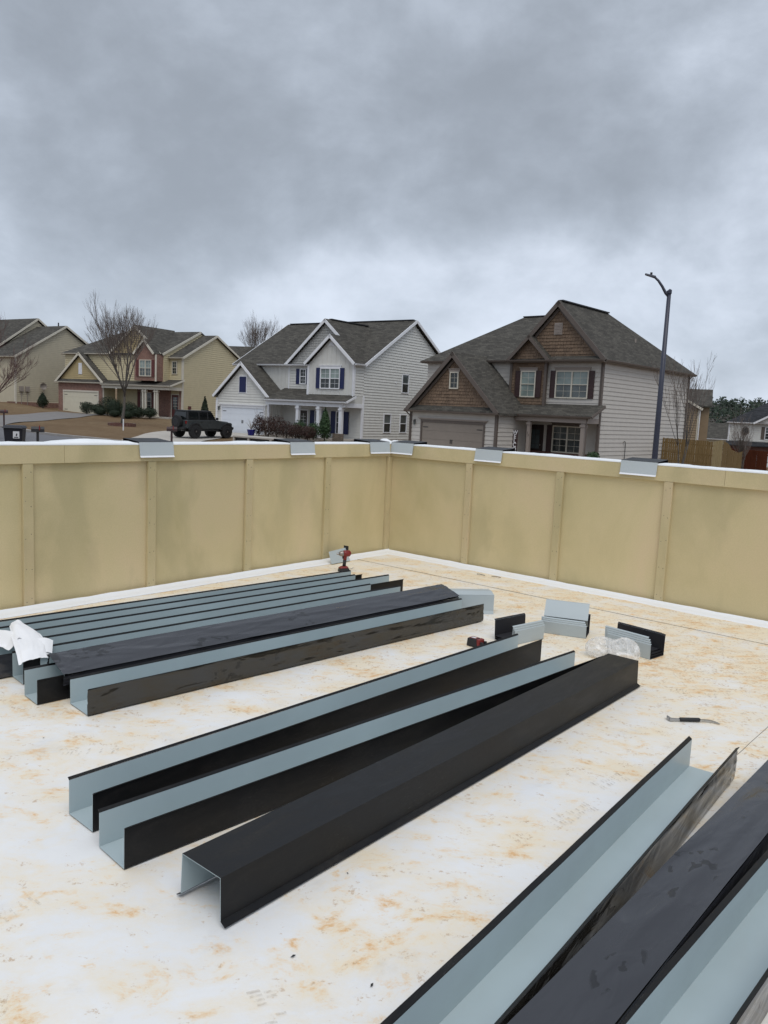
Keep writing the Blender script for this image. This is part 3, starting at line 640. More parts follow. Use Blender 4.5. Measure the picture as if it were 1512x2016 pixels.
# crumpled white paper backing draped over the bundle
bm = MB(); vs = []; fs = []; nu, nv = 26, 30
ctrl = [  # rows from front edge to top: (left, right) world points
    ((-2.262, 4.86, .165), (-2.125, 5.02, .165)), ((-2.31, 4.94, .205), (-2.175, 5.10, .185)), ((-2.385, 5.06, .222), (-2.23, 5.22, .205)), ((-2.47, 5.20, .240), (-2.33, 5.33, .232)), ((-2.53, 5.32, .252), (-2.44, 5.40, .250)), ((-2.585, 5.42, .248), (-2.515, 5.48, .246))]
for j in range(nv+1):
    f_ = j/nv*(len(ctrl)-1); k = min(int(f_), len(ctrl)-2); u_ = f_-k
    a = Vector(ctrl[k][0]).lerp(Vector(ctrl[k+1][0]), u_); b_ = Vector(ctrl[k][1]).lerp(Vector(ctrl[k+1][1]), u_)
    for i in range(nu+1):
        s_ = i/nu; p = a.lerp(b_, s_)
        p.z += .020*math.sin(math.pi*s_)*(.4+j/nv) + .012*mnoise.noise(Vector((s_*3.1, j/nv*3.3, 2))) + .006*abs(mnoise.noise(Vector((s_*7, j/nv*8, 5))))
        if s_ < .08 or s_ > .92: p.z -= .012
        vs.append(p)
for j in range(nv):
    for i in range(nu): a = j*(nu+1)+i; fs.append((a, a+1, a+nu+2, a+nu+1))
paper = thing('crumpled_paper', 'crumpled white paper backing draped over the rear end of the left bundle', 'paper', (0, 0, 0))
MB().add(vs, fs).build('front_fold', MT['paper'], paper, smooth=True)
vs = []; fs = []
tail = [((-2.37, 5.17, .23), (-2.43, 5.08, .195)), ((-2.46, 5.26, .235), (-2.50, 5.14, .185)), ((-2.60, 5.33, .215), (-2.60, 5.18, .185)), ((-2.78, 5.40, .205), (-2.72, 5.24, .19)), ((-2.98, 5.43, .20), (-2.90, 5.30, .19)), ((-3.2, 5.45, .20), (-3.10, 5.34, .19))]
for j in range(nv+1):
    f_ = j/nv*(len(tail)-1); k = min(int(f_), len(tail)-2); u_ = f_-k
    a = Vector(tail[k][0]).lerp(Vector(tail[k+1][0]), u_); b_ = Vector(tail[k][1]).lerp(Vector(tail[k+1][1]), u_)
    for i in range(13):
        s_ = i/12; p = a.lerp(b_, s_); p.z += .022*math.sin(math.pi*s_*1.6+j*.12)+.008*mnoise.noise(Vector((s_*4, j*.3, 9))); vs.append(p)
for j in range(nv):
    for i in range(12): a = j*13+i; fs.append((a, a+1, a+14, a+13))
MB().add(vs, fs).build('trailing_fold', MT['paper'], paper, smooth=True)
vs = []; fs = []
for j in range(13):
    for i in range(11):
        u_, s_ = j/12, i/10
        p = Vector((-2.215, 5.02, .17)).lerp(Vector((-2.145, 5.085, .168)), s_).lerp(Vector((-2.30, 5.20, .225)).lerp(Vector((-2.205, 5.245, .205)), s_), u_); p.z += .014*math.sin(math.pi*s_); vs.append(p)
for j in range(12):
    for i in range(10): a = j*11+i; fs.append((a, a+1, a+12, a+11))
MB().add(vs, fs).build('side_fold', MT['paper'], paper, smooth=True)
# scrap plate leaning on the left parapet behind the driver
t = thing('scrap_plate', 'small grey metal offcut leaning on the left parapet behind the driver', 'metal plate', (-.49, 9.48, .012), R(52))
MB().hexa([(-.17, 0, 0), (.17, 0, 0), (.17, .003, 0), (-.17, .003, 0), (-.13, .09, .13), (.17, .09, .15), (.17, .093, .15), (-.13, .093, .13)]).build('sheet_face', MT['lgrey'], t)
MB().box((.171, .04, .01), (.174, .115, .175)).build('turned_edge', MT['char'], t)
# tiny cuttings, screws and grit
mb = MB(); rnd = random.Random(21)
for i in range(90):
    a, b_ = rnd.uniform(.3, 9.5), rnd.uniform(.3, 9.0); p = wp(a, b_, .004); r_ = rnd.uniform(.0012, .0035) if rnd.random() < .9 else rnd.uniform(.003, .006); th = rnd.uniform(0, 6.28)
    Mx = Matrix.Translation(p) @ Matrix.Rotation(th, 4, 'Z'); l_ = rnd.uniform(1, 2.6)
    mb.add([Mx @ Vector((-r_*l_, -r_*.5*rnd.random(), .0005)), Mx @ Vector((0, -r_, .0005)), Mx @ Vector((r_*l_, r_*.3, .0005)), Mx @ Vector((0, r_*rnd.random(), .0005)), Mx @ Vector((0, 0, r_))], [(0, 1, 4), (1, 2, 4), (2, 3, 4), (3, 0, 4), (3, 2, 1, 0)])
for u in [(-.24, 2.49), (-.36, 2.16), (.22, 2.02), (.40, 2.02), (.03, 2.37)]:
    Mx = Matrix.Translation((u[0], u[1], .004)) @ Matrix.Rotation(rnd.uniform(0, 6.28), 4, 'Z'); mb.add([Mx @ Vector(q) for q in ((-.011, -.002, .0005), (0, -.005, .0005), (.012, .001, .0005), (.002, .005, .0005), (0, 0, .006))], [(0, 1, 4), (1, 2, 4), (2, 3, 4), (3, 0, 4), (3, 2, 1, 0)])
tag(mb.build('floor_debris', MT['iron']), 'dark metal cuttings and grit scattered over the white roof', 'debris', kind='stuff')
for lb, p_, a_ in (('bent wire offcut lying by the foot of the right parapet', (1.32, 9.03, .012), R(-20)), ('thin bent wire offcut, left one by the foot of the right parapet', (1.15, 9.12, .012), R(-35))):
    o = MB().tube([(-.05, .02, 0), (-.03, -.005, .004), (0, 0, .006), (.05, -.01, .004), (.06, .006, 0)], .0035, 6).build('wire_offcut', MT['iron'], None, smooth=True, loc=p_); o.rotation_euler = (0, 0, a_); tag(o, lb, 'wire')

# dried boot prints
mb = MB(); rnd = random.Random(77)
for (x, y, a) in [(-.95, 3.75, 20), (-.72, 3.98, 24), (-.1, 4.55, 60), (.30, 2.35, 75), (.55, 2.72, 70), (-.25, 2.2, 120), (.95, 3.55, 40), (1.2, 3.9, 36), (1.75, 5.6, 10), (2.2, 5.35, -15), (2.6, 5.9, 30), (-1.5, 4.0, 10), (.35, 5.0, 50), (2.9, 6.6, 65), (1.3, 7.6, 100), (.2, 8.3, 30), (-1.3, 2.6, 60), (-.7, 2.05, 10)]:
    Mx = Matrix.Translation((x, y, .0048)) @ Matrix.Rotation(R(a), 4, 'Z')
    for k in range(15):
        u = k/14; xx = (u-.5)*.29; hw = .047*(.55+.45*abs(math.sin(u*3.14*1.25+.45))) if not (.36 < u < .46) else 0
        if hw == 0 or rnd.random() < .30: continue
        for s0, s1 in ((-hw, -.004), (.004, hw)):
            if rnd.random() < .2: continue
            mb.add([Mx @ Vector(q) for q in ((xx-.006, s0, 0), (xx+.005, s0, 0), (xx+.011, s1, 0), (xx, s1, 0))], [(0, 1, 2, 3)])
tag(mb.build('boot_prints', MT['print']), 'faint dried boot tread marks on the white roof', 'footprints', kind='stuff')
# ------------------------------------------------------------------ terrain, roads, drives
CT = np.array([(12.7,48.5,-.93),(2.7,57.2,-.93),(21.7,58.8,-.93),(11.7,67.6,-.93),(0.,52.,-.93),(6,48,-.95),(15,45,-1.0),(-2.7,60.9,-.55),(-13.9,68.7,-.55),(4.8,71.6,-.5),(-6,79,-.4),(-9,60,-.6),(-12,54,-.72),(-4,54,-.8),(-20.2,78.4,.22),(-36,86,.22),(-14,90,.3),(-29,80,.15),(-24,72,-.15),(-39.4,84.8,1.07),(-33,95,1.07),(-50,90,1.2),(-42,80,.7),(-14.5,26,-.45),(-16,35,-.5),(-20,45,-.55),(-30,55,-.5),(-40,60,-.4),(-38,70,.0),(-12,44,-.65),(-26,64,-.3),(0,42,-1.2),(10,35,-1.6),(14,24,-2.),(0,25,-2.4),(-8,20,-1.6),(-8,8,-3.2),(0,14,-3.2),(8,10,-3.2),(14,4,-3.2),(-14,0,-3.2),(0,-10,-3.2),(20,-10,-3.2),(-20,-15,-3.2),(24,50,-1.1),(22,38,-1.5),(30,62,-2.0),(36,76,-2.),(46,92,-2.9),(58,100,-2.9),(40,50,-2.2),(60,70,-3),(-80,100,2.),(0,130,1.),(-60,150,3.),(60,150,-2.),(120,120,-3),(-120,60,1.),(100,0,-3.2),(-100,-40,-2),(0,-100,-3),(150,200,-2),(-150,200,3),(0,220,1.5),(120,-100,-3)])
def gz(x, y):
    d2 = (CT[:, 0]-x)**2+(CT[:, 1]-y)**2+4.0; w = d2**-1.75
    return float((w*CT[:, 2]).sum()/w.sum())
xs = [-1500, -900, -500, -300, -200, -150, -120] + [-100+2.5*i for i in range(81)] + [120, 150, 200, 300, 500, 900, 1500]
ys = [-600, -300, -150, -80, -40] + [-20+2.5*i for i in range(65)] + [150, 170, 200, 250, 320, 420, 600, 900, 1500]
vs = [(x, y, gz(x, y)) for y in ys for x in xs]; nx = len(xs)
fs = [(j*nx+i, j*nx+i+1, (j+1)*nx+i+1, (j+1)*nx+i) for j in range(len(ys)-1) for i in range(nx-1)]
tag(MB().add(vs, fs).build('ground', MT['grass'], None, smooth=True), kind='structure')
def smooth_path(pts, n=10):
    out = []; P_ = [Vector((p[0], p[1])) for p in pts]
    for i in range(len(P_)-1):
        p0 = P_[max(i-1, 0)]; p1 = P_[i]; p2 = P_[i+1]; p3 = P_[min(i+2, len(P_)-1)]
        for k in range(n):
            t_ = k/n; out.append(.5*((2*p1)+(p2-p0)*t_+(2*p0-5*p1+4*p2-p3)*t_*t_+(3*p1-p0-3*p2+p3)*t_**3))
    out.append(P_[-1]); return out
def ribbon(name, left, right, mat, dz, n=8):
    l_ = smooth_path(left); r_ = smooth_path(right); vs = []; fs = []
    for a, b in zip(l_, r_):
        for k in range(n+1):
            p = a.lerp(b, k/n); vs.append((p.x, p.y, gz(p.x, p.y)+dz))
    for i in range(len(l_)-1):
        for k in range(n): a = i*(n+1)+k; fs.append((a, a+1, a+n+2, a+n+1))
    o = MB().add(vs, fs).build(name, mat, None, smooth=True); return tag(o, kind='structure')
def kerb(pts, name='kerb', w=.35, h=.13, dz=.03):
    P_ = smooth_path(pts); vs = []; fs = []
    for i, p in enumerate(P_):
        t_ = (P_[min(i+1, len(P_)-1)]-P_[max(i-1, 0)]).normalized(); n_ = Vector((-t_.y, t_.x))
        for o_, z_ in ((-w/2, -.1), (-w/2, h*.55), (-w/2+.07, h), (w/2, h), (w/2, -.1)):
            q = p+n_*o_; vs.append((q.x, q.y, gz(p.x, p.y)+dz+z_))
    for i in range(len(P_)-1):
        for k in range(4): a = i*5+k; fs.append((a, a+1, a+6, a+5))
    return tag(MB().add(vs, fs).build(name, MT['kerb']), kind='structure')
# street: far kerb line runs from far left towards the middle, the street on our side of it
far_k = [(-60, 70), (-45, 64), (-33, 58.8), (-26.6, 55.0), (-22.9, 51.3), (-19.2, 47.6), (-14.5, 45.2), (-8, 43.5), (0, 42), (12, 40), (26, 38), (45, 36)]
near_k = [(-64, 60), (-49, 54.5), (-38, 50), (-30.5, 46), (-27, 43.0), (-23, 39.3), (-17, 36.2), (-9, 34.5), (0, 33), (11, 31), (25, 29), (44, 27)]
ribbon('road', far_k, near_k, MT['asphalt'], .03)
kerb(list(reversed(far_k))); kerb(near_k)
ribbon('driveway', [(-33.2, 80.3), (-33.0, 74), (-33.4, 67), (-34.5, 61.5), (-36.0, 60.3)], [(-28.6, 82.6), (-28.4, 75), (-28.6, 67), (-28.2, 59.5), (-26.5, 55.5)], MT['drive'], .045)
ribbon('driveway', [(-15.6, 68.7), (-17.0, 64), (-17.6, 59.0), (-17.0, 54.0), (-15.6, 45.9)], [(-10.2, 65.0), (-11.2, 61.5), (-12.0, 57.5), (-12.2, 52.5), (-10.6, 44.6)], MT['conc'], .045)
ribbon('driveway', [(0.3, 55.3), (-3.5, 51), (-6, 47), (-7, 43.9)], [(5.2, 51.2), (2.4, 48), (0, 45), (-1, 42.6)], MT['conc'], .045)
ribbon('sidewalk', [(-10.4, 63.9), (-8.0, 61.9), (-5.0, 60.0)], [(-10.9, 62.8), (-8.4, 60.8), (-5.6, 58.9)], MT['conc'], .05)
# ------------------------------------------------------------------ house kit
class Face:
    """vertical wall plane: s runs along U from origin o; outward normal N"""
    def __init__(f, root, o, U):
        f.root = root; f.o = Vector((o[0], o[1], 0)); f.U = Vector((U[0], U[1], 0)); f.N = Vector((f.U.y, -f.U.x, 0))
    def pt(f, s, z, n=0.0): return f.o + f.U*s + f.N*n + Vector((0, 0, z))
    def box(f, mb, s0, s1, z0, z1, n0, n1, m=0):
        a = [f.pt(s0, z0, n1), f.pt(s1, z0, n1), f.pt(s1, z0, n0), f.pt(s0, z0, n0), f.pt(s0, z1, n1), f.pt(s1, z1, n1), f.pt(s1, z1, n0), f.pt(s0, z1, n0)]
        return mb.hexa(a, m)
def span(poly, z):
    xs_ = []
    n = len(poly)
    for i in range(n):
        (s0, z0), (s1, z1) = poly[i], poly[(i+1) % n]
        if (z0 <= z < z1) or (z1 <= z < z0): xs_.append(s0+(s1-s0)*(z-z0)/(z1-z0))
    xs_.sort(); return [(xs_[i], xs_[i+1]) for i in range(0, len(xs_)-1, 2)]
def cut(iv, holes, zb, zt):
    for (h0, h1, z0, z1) in holes:
        ov = min(zt, z1)-max(zb, z0)
        if ov < .45*(zt-zb): continue
        out = []
        for a, b in iv:
            if h1 <= a or h0 >= b: out.append((a, b)); continue
            if h0 > a: out.append((a, h0))
            if h1 < b: out.append((h1, b))
        iv = out
    return [(a, b) for a, b in iv if b-a > .04]
def wall(f, poly, mat, style='lap', holes=(), exp=.22, board_mat=None, name='wall', skip=(), lip=None):
    lip = lip or (.040 if exp > .25 else .054)
    mb = MB(); mb.prism([f.pt(s, z, -.002) for s, z in poly], tuple(-f.N*.12)); w_ = mb.build(name, mat, f.root)
    bmat = board_mat or mat
    z0 = min(p[1] for p in poly); z1 = max(p[1] for p in poly)
    if style == 'lap':
        z = z0
        while z < z1-.03:
            zt = min(z+exp, z1-.005); lo = span(poly, z+.004); hi = span(poly, zt-.004)
            if lo:
                a0, b0 = lo[0]; a1, b1 = hi[0] if hi else ((a0+b0)/2, (a0+b0)/2+.01)
                for (a, b) in cut([(a0, b0)], holes, z, zt):
                    c0, d0 = a, b
                    c1 = a1 if abs(a-a0) < 1e-6 else a; d1 = b1 if abs(b-b0) < 1e-6 else b
                    if d1 <= c1: c1 = d1 = (c1+d1)/2
                    MB().hexa([f.pt(c0, z, lip), f.pt(d0, z, lip), f.pt(d0, z, 0), f.pt(c0, z, 0), f.pt(c1, zt, .008), f.pt(d1, zt, .008), f.pt(d1, zt, 0), f.pt(c1, zt, 0)]).build('siding_board', bmat, w_)
            z += exp
    elif style == 'batten':
        s0 = min(p[0] for p in poly); s1 = max(p[0] for p in poly); k = int((s1-s0)/.42); 
        for i in range(k+1):
            s = s0+.02+(s1-s0-.04)*i/max(1, k)
            tops = []
            n = len(poly)
            for j in range(n):
                (sa, za), (sb, zb) = poly[j], poly[(j+1) % n]
                if sa != sb and min(sa, sb) <= s <= max(sa, sb): tops.append(za+(zb-za)*(s-sa)/(sb-sa))
            if len(tops) < 2: continue
            lo, hi = min(tops), max(tops)
            segs = [(lo, hi)]
            for (h0, h1, hz0, hz1) in holes:
                if h0-.02 < s < h1+.02:
                    segs = [q for a, b in segs for q in ((a, min(b, hz0)), (max(a, hz1), b)) if q[1]-q[0] > .05]
            for a, b in segs:
                mb = MB(); f.box(mb, s-.03, s+.03, a, b-.01, 0, .022); mb.build('siding_batten', bmat, w_)
    elif style == 'shake':
        rnd = random.Random(int(abs(poly[0][0])*97+z1*13)); mb = MB(); z = z0; row = 0
        while z < z1-.04:
            zt = min(z+exp, z1-.01); lo = span(poly, z+.003)
            hi = span(poly, zt)
            if lo:
                for (a, b) in cut(lo, holes, z, zt):
                    s = a+rnd.uniform(0, .1)*0
                    while s < b-.02:
                        w2 = min(rnd.uniform(.13, .26), b-s)
                        sm = s+w2/2
                        if hi and not (hi[0][0] <= sm <= hi[0][1]): ztt = z+exp*.45
                        else: ztt = zt
                        dn = rnd.uniform(0, .018); pr = rnd.uniform(.038, .055)
                        q = [f.pt(s+.006, z-dn, pr), f.pt(s+w2-.006, z-dn, pr), f.pt(s+w2-.006, z-dn, 0), f.pt(s+.006, z-dn, 0), f.pt(s+.006, ztt, .006), f.pt(s+w2-.006, ztt, .006), f.pt(s+w2-.006, ztt, 0), f.pt(s+.006, ztt, 0)]
                        mb.hexa(q, rnd.choice((0, 0, 1)) if bmat is MT['shake'] else 0); s += w2
            z += exp; row += 1
        o = mb.build('cedar_shakes', [bmat, MT['shake_dk']] if bmat is MT['shake'] else bmat, w_); tag(o, kind='stuff')
    return w_
def window(f, s0, s1, z0, z1, trim, cols=2, grid=None, up='glass_bl', lo='glass', header=None, sash=True, proud=.095):
    mb = MB(); t_ = .075
    f.box(mb, s0-t_, s0, z0-t_, z1+t_, .0, proud); f.box(mb, s1, s1+t_, z0-t_, z1+t_, .0, proud)
    f.box(mb, s0, s1, z1, z1+t_, .0, proud-.001); f.box(mb, s0, s1, z0-t_, z0, .0, proud-.001)
    cw = (s1-s0)/cols
    for c in range(1, cols): f.box(mb, s0+cw*c-.045, s0+cw*c+.045, z0, z1, .0, proud-.002)
    zm = (z0+z1)/2
    if sash: 
        for c in range(cols): f.box(mb, s0+cw*c+(.046 if c else .001), s0+cw*(c+1)-(.046 if c < cols-1 else .001), zm-.025, zm+.025, .0, proud-.006)
    o = mb.build('window', trim, f.root)
    for c in range(cols):
        a = s0+cw*c+(.046 if c else .0); b = s0+cw*(c+1)-(.046 if c < cols-1 else 0)
        for (za, zb, g) in (((z0, zm-.026, lo), (zm+.026, z1, up)) if sash else ((z0, z1, lo),)):
            q = MB(); f.box(q, a+.001, b-.001, za+.001, zb-.001, .003, .028); q.build('pane', MT[g], o)
            if grid:
                q = MB(); gx, gy = grid
                for k in range(1, gx): x = a+(b-a)*k/gx; f.box(q, x-.008, x+.008, za+.002, zb-.002, .0285, .036)
                for k in range(1, gy): zz_ = za+(zb-za)*k/gy; f.box(q, a+.002, b-.002, zz_-.008, zz_+.008, .0285, .0355)
                if q.v: q.build('muntins', trim, o)
    if header:
        q = MB(); f.box(q, s0-.16, s1+.16, z1+t_+.002, z1+t_+.16, .0, .075); f.box(q, s0-.20, s1+.20, z1+t_+.161, z1+t_+.205, 0, .115); q.build('window_header', header, f.root)
    return o
def shutter(f, s0, s1, z0, z1, mat):
    o = MB(); f.box(o, s0, s1, z0, z1, .034, .072); sh = o.build('shutter', mat, f.root); w_ = s1-s0
    q = MB()
    for a, b in ((s0, s0+.055), (s1-.055, s1)): f.box(q, a, b, z0, z1, .0725, .086)
    zs = [z0, z0+(z1-z0)*.34, z1]
    for zc in (z0+.04, z0+(z1-z0)*.36, z1-.04): f.box(q, s0+.056, s1-.056, zc-.04, zc+.04, .0725, .085)
    q.build('shutter_rail', mat, sh)
    n = 9
    q = MB()
    for k in range(n):
        zc = z0+.10+(z1-z0-.2)*(k+.5)/n; f.box(q, s0+.058, s1-.058, zc-.03, zc+.022, .0725, .080)
    q.build('louvres', mat, sh)
def roof(root, poly, mat, th=.14, name='roof'):
    o = MB().prism(poly, (0, 0, -th)).build(name, mat, root); return o
def trim(root, p, q, w, h, mat, name='fascia_board', upv=(0, 0, 1), off=(0, 0, 0)):
    p = Vector(p)+Vector(off); q = Vector(q)+Vector(off); return MB().beam(p, q, w, h, upv).build(name, mat, root)
def gutter(root, p, q, mat, out):
    p = Vector(p); q = Vector(q); d = (q-p).normalized(); o_ = Vector(out)
    sec = [(0, -.12), (.05, -.13), (.10, -.10), (.125, -.01), (.11, -.005), (.09, -.085), (.012, -.10), (.012, -.0)]
    a = [p+o_*x+Vector((0, 0, z)) for x, z in sec]; b = [q+o_*x+Vector((0, 0, z)) for x, z in sec]; n = len(sec)
    return MB().add(a+b, [(i, (i+1) % n, n+(i+1) % n, n+i) for i in range(n)]+[tuple(range(n)), tuple(reversed(range(n, 2*n)))]).build('gutter', mat, root)
def downspout(root, pts, mat): return MB().tube(pts, .045, 6).build('downspout', mat, root)
def gable_trim(root, a, pk, b, y, mat, w=.05, h=.22, inner=None):
    """rake boards on a front gable; a, pk, b are (x,z)"""
    for (p, q) in ((a, pk), (pk, b)):
        d = Vector((q[0]-p[0], 0, q[1]-p[1])).normalized(); n_ = Vector((-d.z, 0, d.x)) 
        if n_.z < 0: n_ = -n_
        P0 = Vector((p[0], y, p[1])) - n_*(h/2+.0); P1 = Vector((q[0], y, q[1])) - n_*(h/2)
        MB().beam(P0, P1, w, h, tuple(n_)).build('rake_board', mat, root)
def garage_door(f, s0, s1, z1, mat, trimm, hard=True, cols=4, header=None):
    mb = MB(); f.box(mb, s0, s1, -.02, z1, -.02, .006); d = mb.build('garage_door', mat, f.root)
    rows = 4
    for r in range(rows):
        q = MB(); f.box(q, s0+.01, s1-.01, z1*r/rows+.008, z1*(r+1)/rows-.008, .006, .022); sec = q.build('door_section', mat, d)
        q = MB()
        for c in range(cols*2):
            a = s0+(s1-s0)*(c+.12)/(cols*2); b = s0+(s1-s0)*(c+.88)/(cols*2)
            f.box(q, a, b, z1*r/rows+.09, z1*(r+1)/rows-.09, .0225, .030)
    if hard:
        for s_, sg in ((s0+.08, 1), (s1-.08, -1)):
            for zc in (z1*.85, z1*.15):
                q = MB(); f.box(q, min(s_, s_+sg*.42), max(s_, s_+sg*.42), zc-.025, zc+.025, .0225, .035); q.build('hinge_strap', MT['iron'], d)
        sm = (s0+s1)/2
        for dx in (-.06, .06):
            q = MB(); f.box(q, sm+dx-.02, sm+dx+.02, z1*.40, z1*.52, .0225, .06); q.build('handle', MT['iron'], d)
    q = MB(); f.box(q, s0-.12, s0-.002, -.02, z1, .0, .075); f.box(q, s1+.002, s1+.12, -.02, z1, .0, .075); f.box(q, s0-.12, s1+.12, z1+.002, z1+.16, 0, .08); q.build('door_trim', trimm, f.root)
    if header: q = MB(); f.box(q, s0-.22, s1+.22, z1+.162, z1+.22, 0, .12); f.box(q, s0-.30, s1+.30, z1+.221, z1+.275, 0, .17); q.build('door_header', header, f.root)
def corner(root, x, y, z0, z1, mat, w=.17):
    return MB().box((x-w/2, y-w/2, z0), (x+w/2, y+w/2, z1)).build('corner_board', mat, root)
def post(root, x, y, z0, z1, mat, w=.24):
    p = thing_part('porch_post', root, (x, y, 0)); 
    MB().box((-w/2, -w/2, z0), (w/2, w/2, z1)).build('shaft', mat, p)
    MB().box((-w/2-.05, -w/2-.05, z1-.22), (w/2+.05, w/2+.05, z1-.10)).build('capital', mat, p); MB().box((-w/2-.05, -w/2-.05, z0), (w/2+.05, w/2+.05, z0+.18)).build('base', mat, p)
def entry_door(f, s0, s1, z0, z1, mat, trimm, lite=True):
    q = MB(); f.box(q, s0, s1, z0, z1, 0, .04); d = q.build('front_door', mat, f.root)
    q = MB(); f.box(q, s0-.1, s0-.002, z0, z1, 0, .05); f.box(q, s1+.002, s1+.1, z0, z1, 0, .05); f.box(q, s0-.1, s1+.1, z1+.002, z1+.1, 0, .05); q.build('door_frame', trimm, f.root)
    if lite:
        q = MB(); w_ = s1-s0; f.box(q, s0+.18*w_, s1-.18*w_, z0+.75, z1-.22, .0405, .052); q.build('door_glass', MT['glass_mid'], d)
        q = MB()
        for k in range(1, 4): zc = z0+.75+(z1-z0-.97)*k/4; f.box(q, s0+.18*w_, s1-.18*w_, zc-.012, zc+.012, .0525, .060)
        f.box(q, (s0+s1)/2-.012, (s0+s1)/2+.012, z0+.75, z1-.22, .0525, .0595); q.build('muntins', trimm, d)
    q = MB(); f.box(q, s1-.10, s1-.05, z0+.95, z0+1.05, .0405, .09); q.build('handle', MT['alu'], d)
def wall_lamp(f, s, z):
    l_ = thing_part('wall_lamp', f.root, tuple(f.pt(s, z, .12)))
    MB().tube([(0, 0, -.14), (0, 0, .10)], [.055, .085], 6).build('lantern', MT['glass_mid'], l_); MB().tube([(0, 0, .101), (0, 0, .17), (0, 0, .22)], [.10, .05, .01], 6).build('cap', MT['iron'], l_)
    q = MB(); q.beam((0, 0, .15), tuple(-f.N*.12+Vector((0, 0, .18))), .03, .03); q.build('bracket', MT['iron'], l_)
X, Y = (1, 0), (0, 1)

# ================================================================== brown-gabled house
hB = thing('house', 'two storey house with brown shake gables and taupe garage door', 'house', (12.719, 48.504, -.933), -.718, 'houses facing the roof')
def brown(h):
    O = .35; ze = 6.42; zr = 10.02; W_ = 13.36; D = 13.63; gx = -3.118; ry = 6.32; lx = -9.67; gl = -6.235
    sh = MT['shingle']; tr = MT['taupe']; sm = MT['side_brown']; gt = MT['gutter_b']; trl = MT['taupe_l']
    # roof planes
    roof(h, [(O, -O, ze), (O, D+O, ze), (gx, ry, zr), (gx, -O, zr)], sh)
    roof(h, [(gl-O, -O, ze), (gx, -O, zr), (gx, ry, zr)], sh)
    roof(h, [(-W_-O, -O, ze), (gl-O, -O, ze), (gx, ry, zr), (lx, ry, zr)], sh)
    roof(h, [(-W_-O, -O, ze), (lx, ry, zr), (-W_-O, D+O, ze)], sh)
    roof(h, [(-W_-O, D+O, ze), (lx, ry, zr), (gx, ry, zr), (O, D+O, ze)], sh)
    MB().beam((gx, -O+.3, zr+.03), (gx, ry, zr+.03), .30, .07).build('ridge_vent', MT['iron'], h)
    MB().beam((lx, ry, zr+.03), (gx, ry, zr+.03), .30, .07).build('ridge_vent', MT['iron'], h)
    MB().tube([(-1.3, 7.0, 7.6), (-1.3, 7.0, 8.35)], .06, 8).build('vent_pipe', MT['vent'], h)
    # bay gable
    bxm = (-6.41-3.37)/2; roof(h, [(-6.47, -.62, 6.42), (bxm, -.62, 7.97), (bxm, 1.3, 7.97), (-6.47, 1.3, 6.42)], sh)
    roof(h, [(bxm, -.62, 7.97), (-3.32, -.62, 6.42), (-3.32, 1.3, 6.42), (bxm, 1.3, 7.97)], sh)
    # walls
    fr = Face(h, (0, 0), X); rtw = Face(h, (0, 0), Y); bay = Face(h, (0, -.25), X); gf = Face(h, (0, -3.44), X)
    wall(rtw, [(0, -.9), (D, -.9), (D, 6.25), (0, 6.25)], sm, exp=.262)
    bk = Face(h, (-W_, D), (1, 0)); MB().box((-W_, D-.12, -.9), (-.01, D, 6.25)).build('wall', sm, h); MB().box((-W_, .02, -.9), (-W_+.12, D, 6.25)).build('wall', sm, h)
    wB = (-3.03, -.93, 4.14, 5.69)
    wall(fr, [(-3.72, 3.55), (0, 3.55), (0, 6.25), (-3.72, 6.25)], sm, holes=[(wB[0]-.45, wB[1]+.45, wB[2]-.05, wB[3]+.22)], exp=.262)
    wall(fr, [(-W_, 3.0), (-6.24, 3.0), (-6.24, 6.25), (-W_, 6.25)], sm, exp=.262)
    wall(bay, [(-6.24, 3.5), (-3.72, 3.5), (-3.72, 6.28), (-6.24, 6.28)], MT['shake'], 'shake', holes=[(-5.95, -3.92, 4.05, 5.95)], exp=.17)
    for x in (-6.24, -3.72): corner(h, x, -.25, 3.5, 6.28, tr)
    MB().box((-6.235, -.25, 3.5), (-3.725, .0, 6.27)).build('bay_core', MT['shake_dk'], h)
    corner(h, 0.0, 0.0, -.5, 6.25, tr); corner(h, 0, D, -.9, 6.25, tr)
    window(fr, *wB, MT['cream'], 2, (2, 2), 'glass_bl', 'glass_mid', header=trl); shutter(fr, -3.48, -3.12, 4.08, 5.76, MT['shut_brown']); shutter(fr, -.84, -.48, 4.08, 5.76, MT['shut_brown'])
    window(bay, -5.42, -4.46, 4.14, 5.66, MT['cream'], 1, (2, 2), 'glass_bl', 'glass_bl', header=trl); shutter(bay, -5.88, -5.51, 4.08, 5.74, MT['shut_brown']); shutter(bay, -4.37, -4.0, 4.08, 5.74, MT['shut_brown'])
    # big gable
    gfc = Face(h, (0, -.05), X); k = (zr-ze)/(gx-gl)
    wall(gfc, [(gl+.1, 6.55), (-.1, 6.55), (gx, 9.78)], MT['shake'], 'shake', holes=[(-3.42, -2.86, 7.98, 8.70)], exp=.205)
    gable_trim(h, (gl-O, ze), (gx, zr), (O, ze), -O-.03, tr, h=.26); gable_trim(h, (gl-O+.35, ze), (gx, zr-.36), (O-.35, ze), -.13, tr, h=.16)
    roof(h, [(gl-O, -O-.02, ze+.02), (O, -O-.02, ze+.02), (O-.3, -.02, ze+.26), (gl-O+.3, -.02, ze+.26)], sh, .06, 'pent_roof')
    v = MB(); gfc.box(v, -3.42, -2.86, 7.96, 8.68, 0, .07); vo = v.build('gable_vent', trl, h)
    for i in range(7): q = MB(); gfc.box(q, -3.36, -2.92, 8.02+.09*i, 8.07+.09*i, .0705, .10); q.build('louvre', trl, vo)
